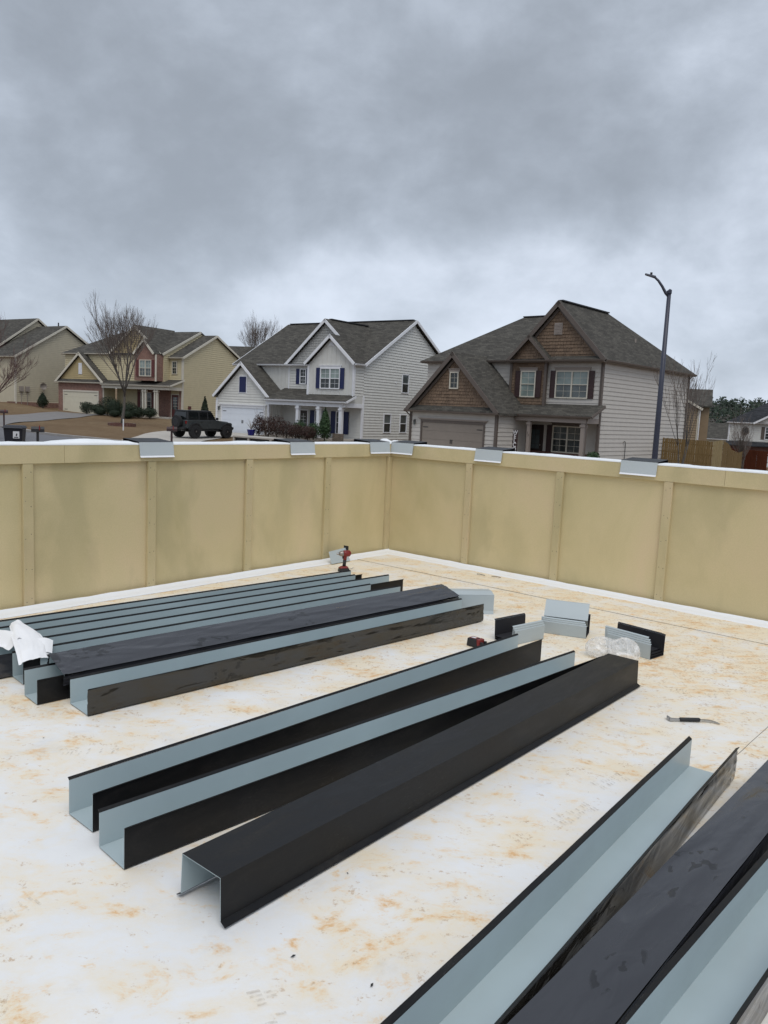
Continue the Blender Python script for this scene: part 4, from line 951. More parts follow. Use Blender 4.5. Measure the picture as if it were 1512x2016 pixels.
    bg = Face(h, (0, -.30), X); wall(bg, [(-6.25, 6.5), (-3.52, 6.5), (bxm, 7.80)], MT['shake'], 'shake', exp=.17)
    gable_trim(h, (-6.47, 6.42), (bxm, 7.97), (-3.32, 6.42), -.65, tr, h=.20)
    # eaves
    gutter(h, (-W_-O, -O, ze-.02), (-6.5, -O, ze-.02), gt, (0, -1, 0)); gutter(h, (-6.5, -.62, ze-.02), (O, -.62, ze-.02), gt, (0, -1, 0)); gutter(h, (O, -O, ze-.02), (O, D+O, ze-.02), gt, (1, 0, 0)); gutter(h, (-W_-O, -O, ze-.02), (-W_-O, D, ze-.02), gt, (-1, 0, 0))
    MB().prism([(O-.01, -.60, ze-.15), (O-.01, D+O, ze-.15), (0, D, ze-.16), (0, -.01, ze-.16), (-W_, -.01, ze-.16), (-W_-O, -O, ze-.15), (-6.5, -O, ze-.15), (-6.5, -.6, ze-.15)], (0, 0, -.02)).build('soffit', trl, h)
    downspout(h, [(.25, -.3, 6.28), (.09, -.12, 6.0), (.09, -.12, 3.4)], gt); downspout(h, [(.30, D-.1, 6.28), (.09, D-.15, 6.0), (.09, D-.15, -.6)], gt)
    # garage wing
    g0, g1 = -11.83, -5.05; gm = (g0+g1)/2; gp = 6.70; ge = 2.97; gy = -3.44
    roof(h, [(g0-O, gy-O, ge), (gm, gy-O, gp), (gm, 1.2, gp), (g0-O, 1.2, ge)], sh); roof(h, [(gm, gy-O, gp), (g1+O, gy-O, ge), (g1+O, .0, ge), (gm, 1.2, gp)], sh)
    gw_ = (-8.70, -8.15, 4.45, 5.38)
    wall(gf, [(g0+.25, 3.25), (g1-.25, 3.25), (gm, 6.38)], MT['shake'], 'shake', holes=[(-8.8, -8.05, 4.35, 5.5)], exp=.20)
    window(gf, *gw_, MT['cream'], 1, (2, 3), 'glass', 'glass', header=trl, sash=False)
    gable_trim(h, (g0-O, ge), (gm, gp), (g1+O, ge), gy-O-.03, tr, h=.26); gable_trim(h, (g0-O+.3, ge), (gm, gp-.36), (g1+O-.3, ge), gy-.10, tr, h=.16)
    roof(h, [(g0-O, gy-O-.02, ge+.02), (g1+O, gy-O-.02, ge+.02), (g1+O-.3, gy-.02, ge+.33), (g0-O+.3, gy-.02, ge+.33)], sh, .06, 'pent_roof')
    gutter(h, (g0-O, gy-O, ge-.02), (g1+O, gy-O, ge-.02), gt, (0, -1, 0))
    MB().prism([(g0-O, gy-O, ge-.13), (g1+O, gy-O, ge-.13), (g1+O, gy+.01, ge-.13), (g0-O, gy+.01, ge-.13)], (0, 0, -.02)).build('soffit', trl, h)
    dm = (g0+g1)/2+.03
    wall(gf, [(g0, -.8), (g1, -.8), (g1, 2.84), (g0, 2.84)], sm, holes=[(dm-2.56, dm+2.56, -.9, 2.36)], exp=.262)
    garage_door(gf, dm-2.44, dm+2.44, 2.2, MT['door_brown'], tr, header=trl)
    gl_ = Face(h, (g0, 0), (0, -1)); MB().box((g0, gy+.02, -.8), (g0+.12, 0, 2.84)).build('wall', sm, h)
    gs = Face(h, (g1, 0), Y); wall(gs, [(gy, -.8), (0, -.8), (0, 2.84), (gy, 2.84)], sm, exp=.262)
    for x, y in ((g0, gy), (g1, gy)): corner(h, x, y, -.6, 2.83, tr)
    wall_lamp(gf, -11.46, 2.12); downspout(h, [(g0-.2, gy-.35, 2.85), (g0-.02, gy-.12, 2.55), (g0-.02, gy-.12, -.5)], gt)
    # porch
    pz, pe, pd = 3.69, 3.0, -1.56
    roof(h, [(g1+O-.35, pd-.1, pe), (O, pd-.1, pe), (O, .0, pz+.02), (g1-1.2, .0, pz+.02)], sh, .1, 'porch_roof')
    gutter(h, (g1+O-.3, pd-.1, pe-.02), (O-.05, pd-.1, pe-.02), gt, (0, -1, 0))
    MB().box((g1+.1, pd+.02, 2.58), (.05, pd+.22, 2.88)).build('porch_beam', trl, h); MB().box((-.14, pd+.2, 2.58), (.05, -.0, 2.88)).build('porch_beam', trl, h)
    MB().prism([(.04, pd, 2.88), (.04, 0, 2.88), (.04, 0, 3.58)], (-.06, 0, 0)).build('porch_gable', sm, h)
    MB().beam((O+.01, pd-.1, pe-.08), (O+.01, 0, pz-.06), .04, .16).build('rake_board', tr, h)
    MB().box((g1+.05, pd+.2, 2.86), (0, .9, 2.9)).build('porch_ceiling', trl, h)
    post(h, -3.98, -1.36, .0, 2.58, trl, .22); post(h, -.27, -1.36, .0, 2.58, trl, .26)
    downspout(h, [(.12, pd-.12, 2.95), (-.02, pd+.05, 2.7), (-.02, pd+.05, -.3)], gt)
    pb = Face(h, (0, .9), X)
    wall(pb, [(g1-1.2, -.4), (0, -.4), (0, 2.95), (g1-1.2, 2.95)], MT['side_brown'], holes=[(-3.8, -1.3, .6, 2.5), (-5.3, -4.0, -.5, 2.4)], exp=.262)
    window(pb, -3.50, -1.52, .72, 2.28, MT['cream'], 2, (2, 2), 'glass_mid', 'glass', header=tr); shutter(pb, -3.98, -3.6, .66, 2.36, MT['shut_brown'])
    entry_door(pb, -5.25, -4.35, .05, 2.25, MT['door_dark'], MT['door_dark'])
    wn_ = MB(); pb.box(wn_, g1-.5, 0, -.4, .66, .031, .06); wn_.build('brick_wainscot', MT['brick_dark'], h)
    MB().box((g1, pd-.1, -.8), (.0, .9, .02)).build('porch_floor', MT['conc'], h)
    rs = Face(h, (0, 0), (0, 1))
    # number on the post
    for ch, dz, dx in (('1', .10, -.03), ('3', -.06, .02)):
        text_part(ch, h, (-3.98+dx, -1.36-.115, 1.75+dz), (R(90), 0, 0), .20, MT['iron'], 'house_number')
    # hose bib and meter on the side
    MB().tube([(.03, 3.74, .1), (.10, 3.74, .12), (.10, 3.74, 1.45), (.10, 3.60, 1.55), (.10, 3.45, 1.50)], .022, 6).build('utility_pipe', MT['iron'], h)
    MB().box((.031, 3.1, .0), (.20, 3.45, .35)).build('utility_box', MT['vent'], h)
def text_part(txt, parent, loc, rot, size, mat, name, label=None, ext=.004, off=0.0):
    cu = bpy.data.curves.new(name, 'FONT'); cu.body = txt; cu.size = size; cu.align_x = 'CENTER'; cu.align_y = 'CENTER'; cu.extrude = ext; cu.offset = off
    tmp = bpy.data.objects.new(name+'_tmp', cu); COL.objects.link(tmp)
    dg = bpy.context.evaluated_depsgraph_get(); dg.update(); me = bpy.data.meshes.new_from_object(tmp.evaluated_get(dg))
    bpy.data.objects.remove(tmp); me.materials.clear(); me.materials.append(mat)
    o = bpy.data.objects.new(name, me); COL.objects.link(o); o.parent = parent; o.location = loc; o.rotation_euler = rot; return o
brown(hB)
def to_world(h, p):
    c, s_ = math.cos(h.rotation_euler[2]), math.sin(h.rotation_euler[2]); return (h.location[0]+c*p[0]-s_*p[1], h.location[1]+s_*p[0]+c*p[1], h.location[2]+p[2])
# welcome board leaning in the porch corner
t = thing('welcome_sign', 'tall dark board reading WELCOME in white, leaning on the porch by the garage', 'sign', to_world(hB, (-4.86, -1.55, .02)), -.718)
MB().box((-.19, 0, 0), (.19, .03, 1.95)).build('board', MT['shut_brown'], t)
for i, ch in enumerate('WELCOME'): text_part(ch, t, (0, -.006, 1.79-.262*i), (R(90), 0, 0), .36, MT['white'], 'letter', off=.010)

# ================================================================== white house
hW = thing('house', 'white two storey house with navy shutters and white garage door', 'house', (-2.728, 60.852, -.552), -.615, 'houses facing the roof')
def white(h):
    O = .30; ze = 5.855; zr = 9.92; W_ = 13.635; m = 1.236; D = 13.1; ry = m+D/2; xb = -3.83; zb = 9.38; xs_ = -2.254; zs = 8.04; lb = 2*xb-O; ls = 2*xs_-O
    sh = MT['shingle']; wt = MT['white']; sm = MT['side_white']; gt = MT['gutter_w']; yb = 6.87
    roof(h, [(-W_-O, m-O, ze), (lb, m-O, ze), (xb, yb, zb), (O, m-O, ze), (O, ry, zr), (-W_-O, ry, zr)], sh)
    roof(h, [(-W_-O, ry, zr), (O, ry, zr), (O, m+D+O, ze), (-W_-O, m+D+O, ze)], sh)
    roof(h, [(O, -O, ze), (xs_, -O, zs), (xs_, m-O, zs), (O, m-O, ze)], sh); roof(h, [(O, m-O, ze), (xb, m-O, zb), (xb, yb, zb)], sh)
    roof(h, [(ls, -O, ze), (xs_, -O, zs), (xs_, m, zs), (ls, m, ze)], sh); roof(h, [(lb, m-O, ze), (xb, m-O, zb), (xb, yb, zb)], sh)
    MB().beam((xb, m+.4, zb+.03), (xb, yb-.3, zb+.03), .28, .07).build('ridge_vent', MT['iron'], h); MB().beam((-W_, ry, zr+.03), (0, ry, zr+.03), .28, .07).build('ridge_vent', MT['iron'], h)
    fr = Face(h, (0, m), X); bx = Face(h, (0, 0), X); rs = Face(h, (0, 0), Y); gf = Face(h, (0, -.59), X); ge_ = .215
    w1, w2, w3 = (6.42, 7.30, 3.98, 5.40), (4.06, 4.96, .72, 2.12), (6.36, 7.26, .72, 2.13)
    wall(rs, [(m, -.7), (m+D, -.7), (m+D, 5.72), (ry, 9.62), (m, 5.72)], sm, holes=[(a-.06, b+.06, c-.06, d+.06) for a, b, c, d in (w1, w2, w3)], exp=ge_)
    wall(rs, [(0, 3.45), (m, 3.45), (m, 5.72), (0, 5.72)], sm, exp=ge_)
    for w_ in (w1, w2, w3): window(rs, *w_, wt, 1, None, 'glass_mid', 'glass')
    corner(h, 0, 0, 3.4, 5.7, wt); corner(h, 0, m+D, -.7, 5.72, wt); corner(h, 0.0, m, -.5, 3.45, wt)
    MB().box((-W_, m+D-.12, -.7), (-.1, m+D, 5.72)).build('wall', sm, h)
    lw = Face(h, (-W_, 0), (0, -1)); wall(lw, [(-m-D, -.7), (-m, -.7), (-m, 5.72), (-ry, 9.62), (-m-D, 5.72)], sm, exp=ge_)
    # box bay upstairs
    wall(bx, [(2*xs_, 3.45), (0, 3.45), (0, 5.8), (xs_, 7.78), (2*xs_, 5.8)], sm, 'batten', holes=[(-3.7, -.9, 3.85, 5.75)])
    window(bx, -3.20, -1.38, 3.97, 5.42, wt, 2, (2, 2), 'glass_bl', 'glass', header=wt); shutter(bx, -3.68, -3.30, 3.92, 5.50, MT['shut_blue']); shutter(bx, -1.28, -.90, 3.92, 5.50, MT['shut_blue'])
    MB().box((2*xs_, .02, 3.45), (2*xs_+.1, m, 5.75)).build('wall', sm, h); corner(h, 2*xs_, 0, 3.42, 5.75, wt)
    v = MB(); bx.box(v, -2.55, -1.96, 7.18, 7.24, 0, .06); vo = v.build('gable_vent', wt, h)
    for i in range(4): q = MB(); bx.box(q, -2.5+.07*i, -2.0-.07*i, 7.26+.085*i, 7.31+.085*i, .0, .07); q.build('louvre', wt, vo)
    gable_trim(h, (ls, ze), (xs_, zs), (O, ze), -O-.03, wt, h=.22); gable_trim(h, (lb, ze), (xb, zb), (O, ze), m-O-.03, wt, h=.22)
    bgf = Face(h, (0, m-.02), X); wall(bgf, [(lb+.4, ze+.05), (.0, ze+.05), (xb, zb-.25)], MT['shake_grey'], 'shake', exp=.20)
    # rake on the right gable end
    for p, q in (((O+.03, m-O, ze-.11), (O+.03, ry, zr-.11)), ((O+.03, ry, zr-.11), (O+.03, m+D+O, ze-.11))): MB().beam(p, q, .05, .22).build('rake_board', wt, h)
    for p, q in (((-W_-O-.03, m-O, ze-.11), (-W_-O-.03, ry, zr-.11)),): MB().beam(p, q, .05, .22).build('rake_board', wt, h)
    # front wall upstairs
    wall(fr, [(-7.65, 3.2), (2*xs_, 3.2), (2*xs_, 5.72), (-7.65, 5.72)], sm, holes=[(-6.9, -5.5, 4.2, 5.55)], exp=ge_)
    wall(fr, [(-W_, 3.0), (-7.65, 3.0), (-7.65, 5.72), (-W_, 5.72)], sm, 'batten'); corner(h, -7.65, m-.02, 3.2, 5.72, wt, .1)
    window(fr, -6.40, -5.86, 4.32, 5.42, wt, 1, (2, 2), 'glass', 'glass'); shutter(fr, -6.86, -6.50, 4.26, 5.48, MT['shut_blue']); shutter(fr, -5.76, -5.42, 4.26, 5.48, MT['shut_blue'])
    gutter(h, (-W_-O, m-O, ze-.02), (ls-.02, m-O, ze-.02), gt, (0, -1, 0)); gutter(h, (O, -O, ze-.02), (O, m-O, ze-.02), gt, (1, 0, 0))
    MB().prism([(-W_-O, m-O, ze-.14), (ls, m-O, ze-.14), (ls, m, ze-.14), (-W_-O, m, ze-.14)], (0, 0, -.02)).build('soffit', wt, h); MB().box((-.02, -O, ze-.16), (O, m-O, ze-.14)).build('soffit', wt, h); MB().box((ls, -O, ze-.16), (2*xs_, .0, ze-.14)).build('soffit', wt, h)
    downspout(h, [(.22, -.25, 5.75), (.05, -.11, 5.4), (.05, -.11, 3.3)], gt)
    # garage
    g0, g1 = -14.17, -8.13; gm = -11.15; gp = 5.911; gz_ = 3.09; gy = -.59
    roof(h, [(g0-O, gy-O, gz_), (gm, gy-O, gp), (gm, 3.6, gp), (g0-O, 3.6, gz_)], sh); roof(h, [(gm, gy-O, gp), (g1+O, gy-O, gz_), (g1+O, 1.2, gz_), (gm, 3.6, gp)], sh)
    dm = gm+.08
    wall(gf, [(g0, -.6), (g1, -.6), (g1, 2.95), (gm, 5.62), (g0, 2.95)], sm, holes=[(dm-2.56, dm+2.56, -.7, 2.3), (-11.6, -10.6, 3.3, 4.8)], exp=ge_)
    garage_door(gf, dm-2.44, dm+2.44, 2.13, MT['door_white'], wt, header=wt)
    shutter(gf, -11.48, -10.74, 3.42, 4.68, MT['shut_blue']); q = MB(); gf.box(q, -11.58, -11.49, 3.32, 4.78, 0, .05); gf.box(q, -10.73, -10.64, 3.32, 4.78, 0, .05); gf.box(q, -11.48, -10.74, 4.69, 4.78, 0, .05); gf.box(q, -11.48, -10.74, 3.32, 3.41, 0, .05); q.build('shutter_frame', wt, h)
    gable_trim(h, (g0-O, gz_), (gm, gp), (g1+O, gz_), gy-O-.03, wt, h=.22)
    for x in (g0, g1): corner(h, x, gy, -.5, 2.9, wt)
    for a, b in ((g0-O, g0+.15), (g1-.15, g1+O)): roof(h, [(a, gy-O, gz_-.02), (b, gy-O, gz_-.02), (b, gy, gz_+.12), (a, gy, gz_+.12)], sh, .1, 'eave_return')
    MB().box((g0, gy+.02, -.6), (g0+.1, m, 2.95)).build('wall', sm, h); gsd = Face(h, (g1, 0), Y); wall(gsd, [(gy, -.6), (m, -.6), (m, 3.1), (gy, 3.1)], sm, 'batten')
    wall_lamp(gf, -13.85, 1.98)
    # porch
    pe, pd = 2.955, -1.10; slp = .41; zt = pe+slp*(m-pd)
    roof(h, [(g1+O*0, pd-.1, pe), (O, pd-.1, pe), (O, .0, pe+slp*(0-pd+.02)), (2*xs_-.02, 0, pe+slp*(0-pd+.02)), (2*xs_-.02, m, zt), (g1, m, zt)], sh, .1, 'porch_roof'); gutter(h, (g1+.1, pd-.1, pe-.02), (O-.05, pd-.1, pe-.02), gt, (0, -1, 0))
    MB().box((g1+.1, pd+.02, 2.52), (.05, pd+.24, 2.84)).build('porch_beam', wt, h); MB().box((-.16, pd+.24, 2.52), (.05, m, 2.84)).build('porch_beam', wt, h); MB().prism([(.04, pd, 2.84), (.04, m, 2.84), (.04, m, zt-.1)], (-.06, 0, 0)).build('porch_gable', sm, h)
    MB().beam((O+.01, pd-.1, pe-.08), (O+.01, .0, pe+slp*1.1-.06), .04, .16).build('rake_board', wt, h); MB().box((g1, pd+.2, 2.84), (0, m, 2.88)).build('porch_ceiling', wt, h)
    for x in (-4.65, -2.53, -.35): post(h, x, -.95, .1, 2.52, wt, .26)
    downspout(h, [(.1, pd-.1, 2.9), (-.2, pd+.05, 2.55), (-.2, pd+.0, .3)], gt)
    wall(fr, [(g1, -.4), (0, -.4), (0, 2.9), (g1, 2.9)], sm, holes=[(-5.3, -3.4, .4, 2.3), (-3.2, -1.2, .4, 2.3), (-6.5, -5.5, -.5, 2.3)], exp=ge_)
    entry_door(fr, -6.34, -5.56, .15, 2.15, MT['door_dark'], wt)
    window(fr, -4.66, -4.02, .50, 2.15, wt, 1, (2, 2), 'glass_mid', 'glass'); shutter(fr, -5.22, -4.76, .45, 2.2, MT['shut_blue']); shutter(fr, -3.92, -3.48, .45, 2.2, MT['shut_blue'])
    window(fr, -2.48, -1.84, .50, 2.15, wt, 1, (2, 2), 'glass_mid', 'glass'); shutter(fr, -3.05, -2.60, .45, 2.2, MT['shut_blue']); shutter(fr, -1.74, -1.28, .45, 2.2, MT['shut_blue'])
    MB().box((g1, pd-.05, -.7), (0, m, .12)).build('porch_floor', MT['conc'], h); MB().box((g1-.55, gy-.06, -.6), (g1+.1, gy-.032, .75)).build('stone_base', MT['stone'], h); MB().box((-.9, pd-.1, -.6), (.02, pd+.1, .55)).build('stone_base', MT['stone'], h)
    MB().tube([(.03, 5.5, 4.7), (.12, 5.5, 4.7)], .06, 8).build('wall_vent', wt, h)
    for x_, s_ in ((-4.7, 1), (-2.5, 1)): pass
white(hW)

# ================================================================== tan and brick house
hT = thing('house', 'tan sided house with red brick bay and cream garage door', 'house', (-20.171, 78.418, .222), -.477, 'houses facing the roof')
def tan(h):
    O = .25; ze = 6.15; ze2 = 5.9; zr = 8.455; zm = 8.80; sw = -1.664; m = -.857; Dr = 9.55; D = 10.52; xb = -5.25; zb = 8.94; xs_ = -3.09; zs = 7.50; yb = -1.13; ys_ = -2.06; lx = -15.2
    sh = MT['shingle']; cr_ = MT['cream']; sm = MT['side_tan']; gt = MT['gutter_c']; ry = m+D/2; rr = Dr/2
    roof(h, [(sw-.1, -O, ze2), (O, -O, ze2), (O, rr, zr), (sw-.1, rr, zr)], sh); roof(h, [(sw-.1, rr, zr), (O, rr, zr), (O, Dr+O, ze2), (sw-.1, Dr+O, ze2)], sh)
    roof(h, [(lx-O, m-O, ze), (sw+.1, m-O, ze), (sw+.1, ry, zm), (-12.4, ry, zm)], sh); roof(h, [(-12.4, ry, zm), (sw+.1, ry, zm), (sw+.1, m+D+O, ze), (lx-O, m+D+O, ze)], sh); roof(h, [(lx-O, m-O, ze), (-12.4, ry, zm), (lx-O, m+D+O, ze)], sh)
    for p, q in (((sw+.13, m-O, ze-.1), (sw+.13, ry, zm-.1)), ((O+.03, -O, ze2-.1), (O+.03, rr, zr-.1)), ((O+.03, rr, zr-.1), (O+.03, Dr+O, ze2-.1))): MB().beam(p, q, .05, .20).build('rake_board', cr_, h)
    xbl = -8.75; xbr = sw-.05
    roof(h, [(xbl, yb, ze), (xb, yb, zb), (xb, ry+.2, zb), (xbl, m+.4, ze)], sh); roof(h, [(xb, yb, zb), (xbr, yb, ze), (xbr, m, ze), (xb, ry+.2, zb)], sh)
    roof(h, [(2*xs_-sw, ys_, ze-.05), (xs_, ys_, zs), (xs_, yb+.4, zs), (2*xs_-sw, yb+.4, ze-.05)], sh); roof(h, [(xs_, ys_, zs), (xbr, ys_, ze-.05), (xbr, yb+.4, ze-.05), (xs_, yb+.4, zs)], sh)
    gable_trim(h, (xbl, ze), (xb, zb), (xbr, ze), yb-.03, cr_, h=.22); gable_trim(h, (2*xs_-sw, ze-.05), (xs_, zs), (xbr, ze-.05), ys_-.03, cr_, h=.20)
    rs = Face(h, (0, 0), Y); fr = Face(h, (0, 0), X); mf = Face(h, (0, m), X); bf = Face(h, (0, -1.86), X); gbf = Face(h, (0, yb+.15), X); gf = Face(h, (0, -1.55), X)
    wall(rs, [(0, -.6), (Dr, -.6), (Dr, 5.78), (rr, 8.25), (0, 5.78)], sm, exp=.205); corner(h, 0, 0, -.4, 5.75, cr_)
    wall(fr, [(sw, 3.3), (0, 3.3), (0, 5.78), (sw, 5.78)], sm, holes=[(-1.35, -.6, 4.2, 5.55)], exp=.205); window(fr, -1.24, -.74, 4.32, 5.44, cr_, 1, (2, 2), 'glass_mid', 'glass')
    ms_ = Face(h, (sw, 0), Y); wall(ms_, [(m, 3.3), (m+D, 3.3), (m+D, 6.0), (ry, 8.6), (m, 6.0)], sm, exp=.205)
    MB().box((lx, Dr-.3, -.6), (0, Dr-.1, 5.7)).build('wall', sm, h)
    wall(mf, [(lx, 2.9), (2*xs_-sw, 2.9), (2*xs_-sw, 6.0), (lx, 6.0)], sm, exp=.205)
    wall(gbf, [(xbl+.3, ze+.05), (xbr-.3, ze+.05), (xb, zb-.25)], MT['tan_shaded'], exp=.205)  # tan siding; the gable's shadow is put into this darker tone
    MB().box((2*xs_-sw+.05, -1.86, 3.5), (sw-.05, m, 6.05)).build('brick_bay', MT['brick'], h); MB().prism([(2*xs_-sw+.12, -1.86, 6.05), (sw-.12, -1.86, 6.05), (xs_, -1.86, 7.30)], (0, .12, 0)).build('brick_gable', MT['brick'], h)
    corner(h, sw-.03, -1.86, 3.45, 6.0, cr_, .12)
    window(bf, -3.70, -2.28, 3.98, 5.42, cr_, 2, (2, 2), 'glass_bl', 'glass_mid'); shutter(bf, -4.16, -3.79, 3.92, 5.48, MT['shut_red']); shutter(bf, -2.19, -1.84, 3.92, 5.48, MT['shut_red'])
    gutter(h, (sw-.1, -O, ze2-.02), (O, -O, ze2-.02), gt, (0, -1, 0)); gutter(h, (lx-O, m-O, ze-.02), (xbl, m-O, ze-.02), gt, (0, -1, 0)); downspout(h, [(.18, -.25, 5.8), (.04, -.1, 5.5), (.04, -.1, 3.7)], gt); downspout(h, [(.05, -.1, 3.3), (.05, -.1, -.2)], gt)
    # garage
    g0, g1 = -15.47, -8.98; gm = -12.225; gp = 6.177; gz_ = 3.20; gy = -1.55
    roof(h, [(g0-O, gy-O, gz_), (gm, gy-O, gp), (gm, 1.8, gp), (g0-O, 1.8, gz_)], sh); roof(h, [(gm, gy-O, gp), (g1+O, gy-O, gz_), (g1+O, 0, gz_), (gm, 1.8, gp)], sh)
    wall(gf, [(g0+.3, 3.45), (g1-.3, 3.45), (gm, 5.88)], MT['tan_shaded'], exp=.205, holes=[(-12.5, -11.85, 3.9, 5.15)]); v = MB(); gf.box(v, -12.46, -11.98, 3.95, 5.1, 0, .05); vo = v.build('gable_vent', MT['white'], h)
    for i in range(8): q = MB(); gf.box(q, -12.40, -12.04, 4.02+.13*i, 4.09+.13*i, .0505, .07); q.build('louvre', MT['white'], vo)
    gable_trim(h, (g0-O, gz_), (gm, gp), (g1+O, gz_), gy-O-.03, cr_, h=.22); roof(h, [(g0-O, gy-O-.02, gz_+.02), (g1+O, gy-O-.02, gz_+.02), (g1+O-.25, gy-.02, gz_+.30), (g0-O+.25, gy-.02, gz_+.30)], sh, .06, 'pent_roof')
    gutter(h, (g0-O, gy-O, gz_-.02), (g1+O, gy-O, gz_-.02), gt, (0, -1, 0))
    dm = gm+.07; q = MB(); gf.box(q, g0, dm-2.46, -.6, 3.08, -.1, 0); gf.box(q, dm+2.46, g1, -.6, 3.08, -.1, 0); gf.box(q, dm-2.46, dm+2.46, 2.2, 3.08, -.1, 0); q.build('brick_wall', MT['brick'], h)
    MB().box((g0, gy+.12, -.5), (g1, gy+.2, 3.08)).build('garage_back', MT['side_tan'], h)
    garage_door(gf, dm-2.44, dm+2.44, 2.17, MT['door_cream'], cr_); corner(h, g1+.02, gy, -.4, 3.05, cr_, .1)
    MB().box((g0, gy+.02, -.6), (g0+.1, m, 3.05)).build('wall', sm, h); gsd = Face(h, (g1, 0), Y); wall(gsd, [(gy, -.5), (0, -.5), (0, 3.1), (gy, 3.1)], sm, exp=.205)
    # porch
    pe, pd = 3.09, -1.9; roof(h, [(g1, pd-.1, pe), (O, pd-.1, pe), (O, 0, 3.73), (g1, 0, 3.73)], sh, .1, 'porch_roof'); gutter(h, (g1+.1, pd-.1, pe-.02), (O-.05, pd-.1, pe-.02), gt, (0, -1, 0))
    MB().box((g1+.1, pd+.02, 2.66), (.05, pd+.22, 2.96)).build('porch_beam', cr_, h); MB().box((-.12, pd+.2, 2.66), (.05, 0, 2.96)).build('porch_beam', cr_, h); MB().prism([(.04, pd, 2.96), (.04, 0, 2.96), (.04, 0, 3.6)], (-.06, 0, 0)).build('porch_gable', sm, h)
    MB().beam((O+.01, pd-.1, pe-.08), (O+.01, 0, 3.66), .04, .16).build('rake_board', cr_, h)
    for x in (-3.45, -3.1, -1.9, -1.6): post(h, x, -1.7, .0, 2.66, cr_, .17)
    wall(fr, [(sw, -.4), (0, -.4), (0, 3.0), (sw, 3.0)], sm, holes=[(-1.5, -.2, -.5, 2.4)], exp=.205); q = MB(); fr.box(q, -.35, -.03, -.3, 2.9, .031, .06); fr.box(q, sw, -1.4, -.3, 2.9, .031, .06); q.build('brick_pier', MT['brick'], h)
    entry_door(fr, -1.30, -.42, .1, 2.25, MT['door_red'], cr_)
    pbw = Face(h, (0, .3), X); wall(pbw, [(-6.2, -.4), (sw, -.4), (sw, 3.1), (-6.2, 3.1)], MT['brick'], 'none'); wall(pbw, [(g1, -.4), (-6.2, -.4), (-6.2, 3.1), (g1, 3.1)], sm, exp=.205); window(pbw, -5.6, -4.3, .7, 2.35, cr_, 2, (2, 2), 'glass_mid', 'glass'); shutter(pbw, -6.05, -5.7, .65, 2.4, MT['shut_red']); shutter(pbw, -4.2, -3.85, .65, 2.4, MT['shut_red'])
    MB().box((g1, pd-.05, -.6), (0, .3, .06)).build('porch_floor', MT['conc'], h); MB().box((.031, .8, .9), (.14, 1.15, 1.2)).build('utility_box', MT['door_red'], h); MB().tube([(.08, .98, .9), (.08, .98, .0)], .03, 6).build('utility_pipe', MT['vent'], h)
tan(hT)

# ================================================================== plain neighbours
def plain_house(name_lab, loc, rz, w_, d_, he, hr, sidem, roofm, trimm, wins=(), front=(), exp=.22, hip=False, chim=False, o=.3, laps=('R',), group=None, base=.8):
    """gable house: ridge along local x at y = d/2, right gable end at x = 0"""
    h = thing('house', name_lab, 'house', loc, rz, group)
    if hip:
        lxx = -w_+d_/2; rxx = -d_/2
        if rxx < lxx: rxx = lxx = -w_/2
        roof(h, [(-w_-o, -o, he), (o, -o, he), (rxx, d_/2, hr), (lxx, d_/2, hr)], roofm); roof(h, [(o, -o, he), (o, d_+o, he), (rxx, d_/2, hr)], roofm); roof(h, [(o, d_+o, he), (-w_-o, d_+o, he), (lxx, d_/2, hr), (rxx, d_/2, hr)], roofm); roof(h, [(-w_-o, d_+o, he), (-w_-o, -o, he), (lxx, d_/2, hr)], roofm)
    else:
        roof(h, [(-w_-o, -o, he), (o, -o, he), (o, d_/2, hr), (-w_-o, d_/2, hr)], roofm); roof(h, [(-w_-o, d_/2, hr), (o, d_/2, hr), (o, d_+o, he), (-w_-o, d_+o, he)], roofm)
        for x in (o+.03, -w_-o-.03):
            MB().beam((x, -o, he-.1), (x, d_/2, hr-.1), .05, .2).build('rake_board', trimm, h); MB().beam((x, d_/2, hr-.1), (x, d_+o, he-.1), .05, .2).build('rake_board', trimm, h)
    rs = Face(h, (0, 0), Y); fr = Face(h, (0, 0), X); ls_ = Face(h, (-w_, 0), (0, -1)); bk = Face(h, (0, d_), (-1, 0)); zt = he-.12
    gp = [] if hip else [(d_/2, hr-.28)]
    wall(rs, [(0, -base), (d_, -base), (d_, zt)]+gp+[(0, zt)], sidem, 'lap' if 'R' in laps else 'none', holes=[(a-.06, b+.06, c-.06, d-.06+.12) for a, b, c, d in wins], exp=exp)
    wall(fr, [(-w_, -base), (0, -base), (0, zt), (-w_, zt)], sidem, 'lap' if 'F' in laps else 'none', holes=[(a-.06, b+.06, c-.06, d+.06) for a, b, c, d in front], exp=exp)
    wall(ls_, [(-d_, -base), (0, -base), (0, zt)]+([] if hip else [(-d_/2, hr-.28)])+[(-d_, zt)], sidem, 'none'); wall(bk, [(0, -base), (w_, -base), (w_, zt), (0, zt)], sidem, 'none')
    for a, b, c, d in wins: window(rs, a, b, c, d, trimm, 2 if b-a > 1.2 else 1, None, 'glass', 'glass')
    for a, b, c, d in front: window(fr, a, b, c, d, trimm, 2 if b-a > 1.2 else 1, (2, 2), 'glass_mid', 'glass')
    for x, y in ((0, 0), (0, d_), (-w_, 0)): corner(h, x, y, -.5, zt, trimm)
    gutter(h, (-w_-o, -o, he-.02), (o, -o, he-.02), trimm, (0, -1, 0))
    return h, rs, fr
hF, rsF, frF = plain_house('beige sided house at the left edge with a plain gable end wall', (-39.415, 84.753, 1.073), -.562, 9.5, 12, 4.75, 8.51, MT['side_far'], MT['shingle'], MT['cream'], wins=[(6.6, 8.8, 3.35, 4.95)], exp=.20)
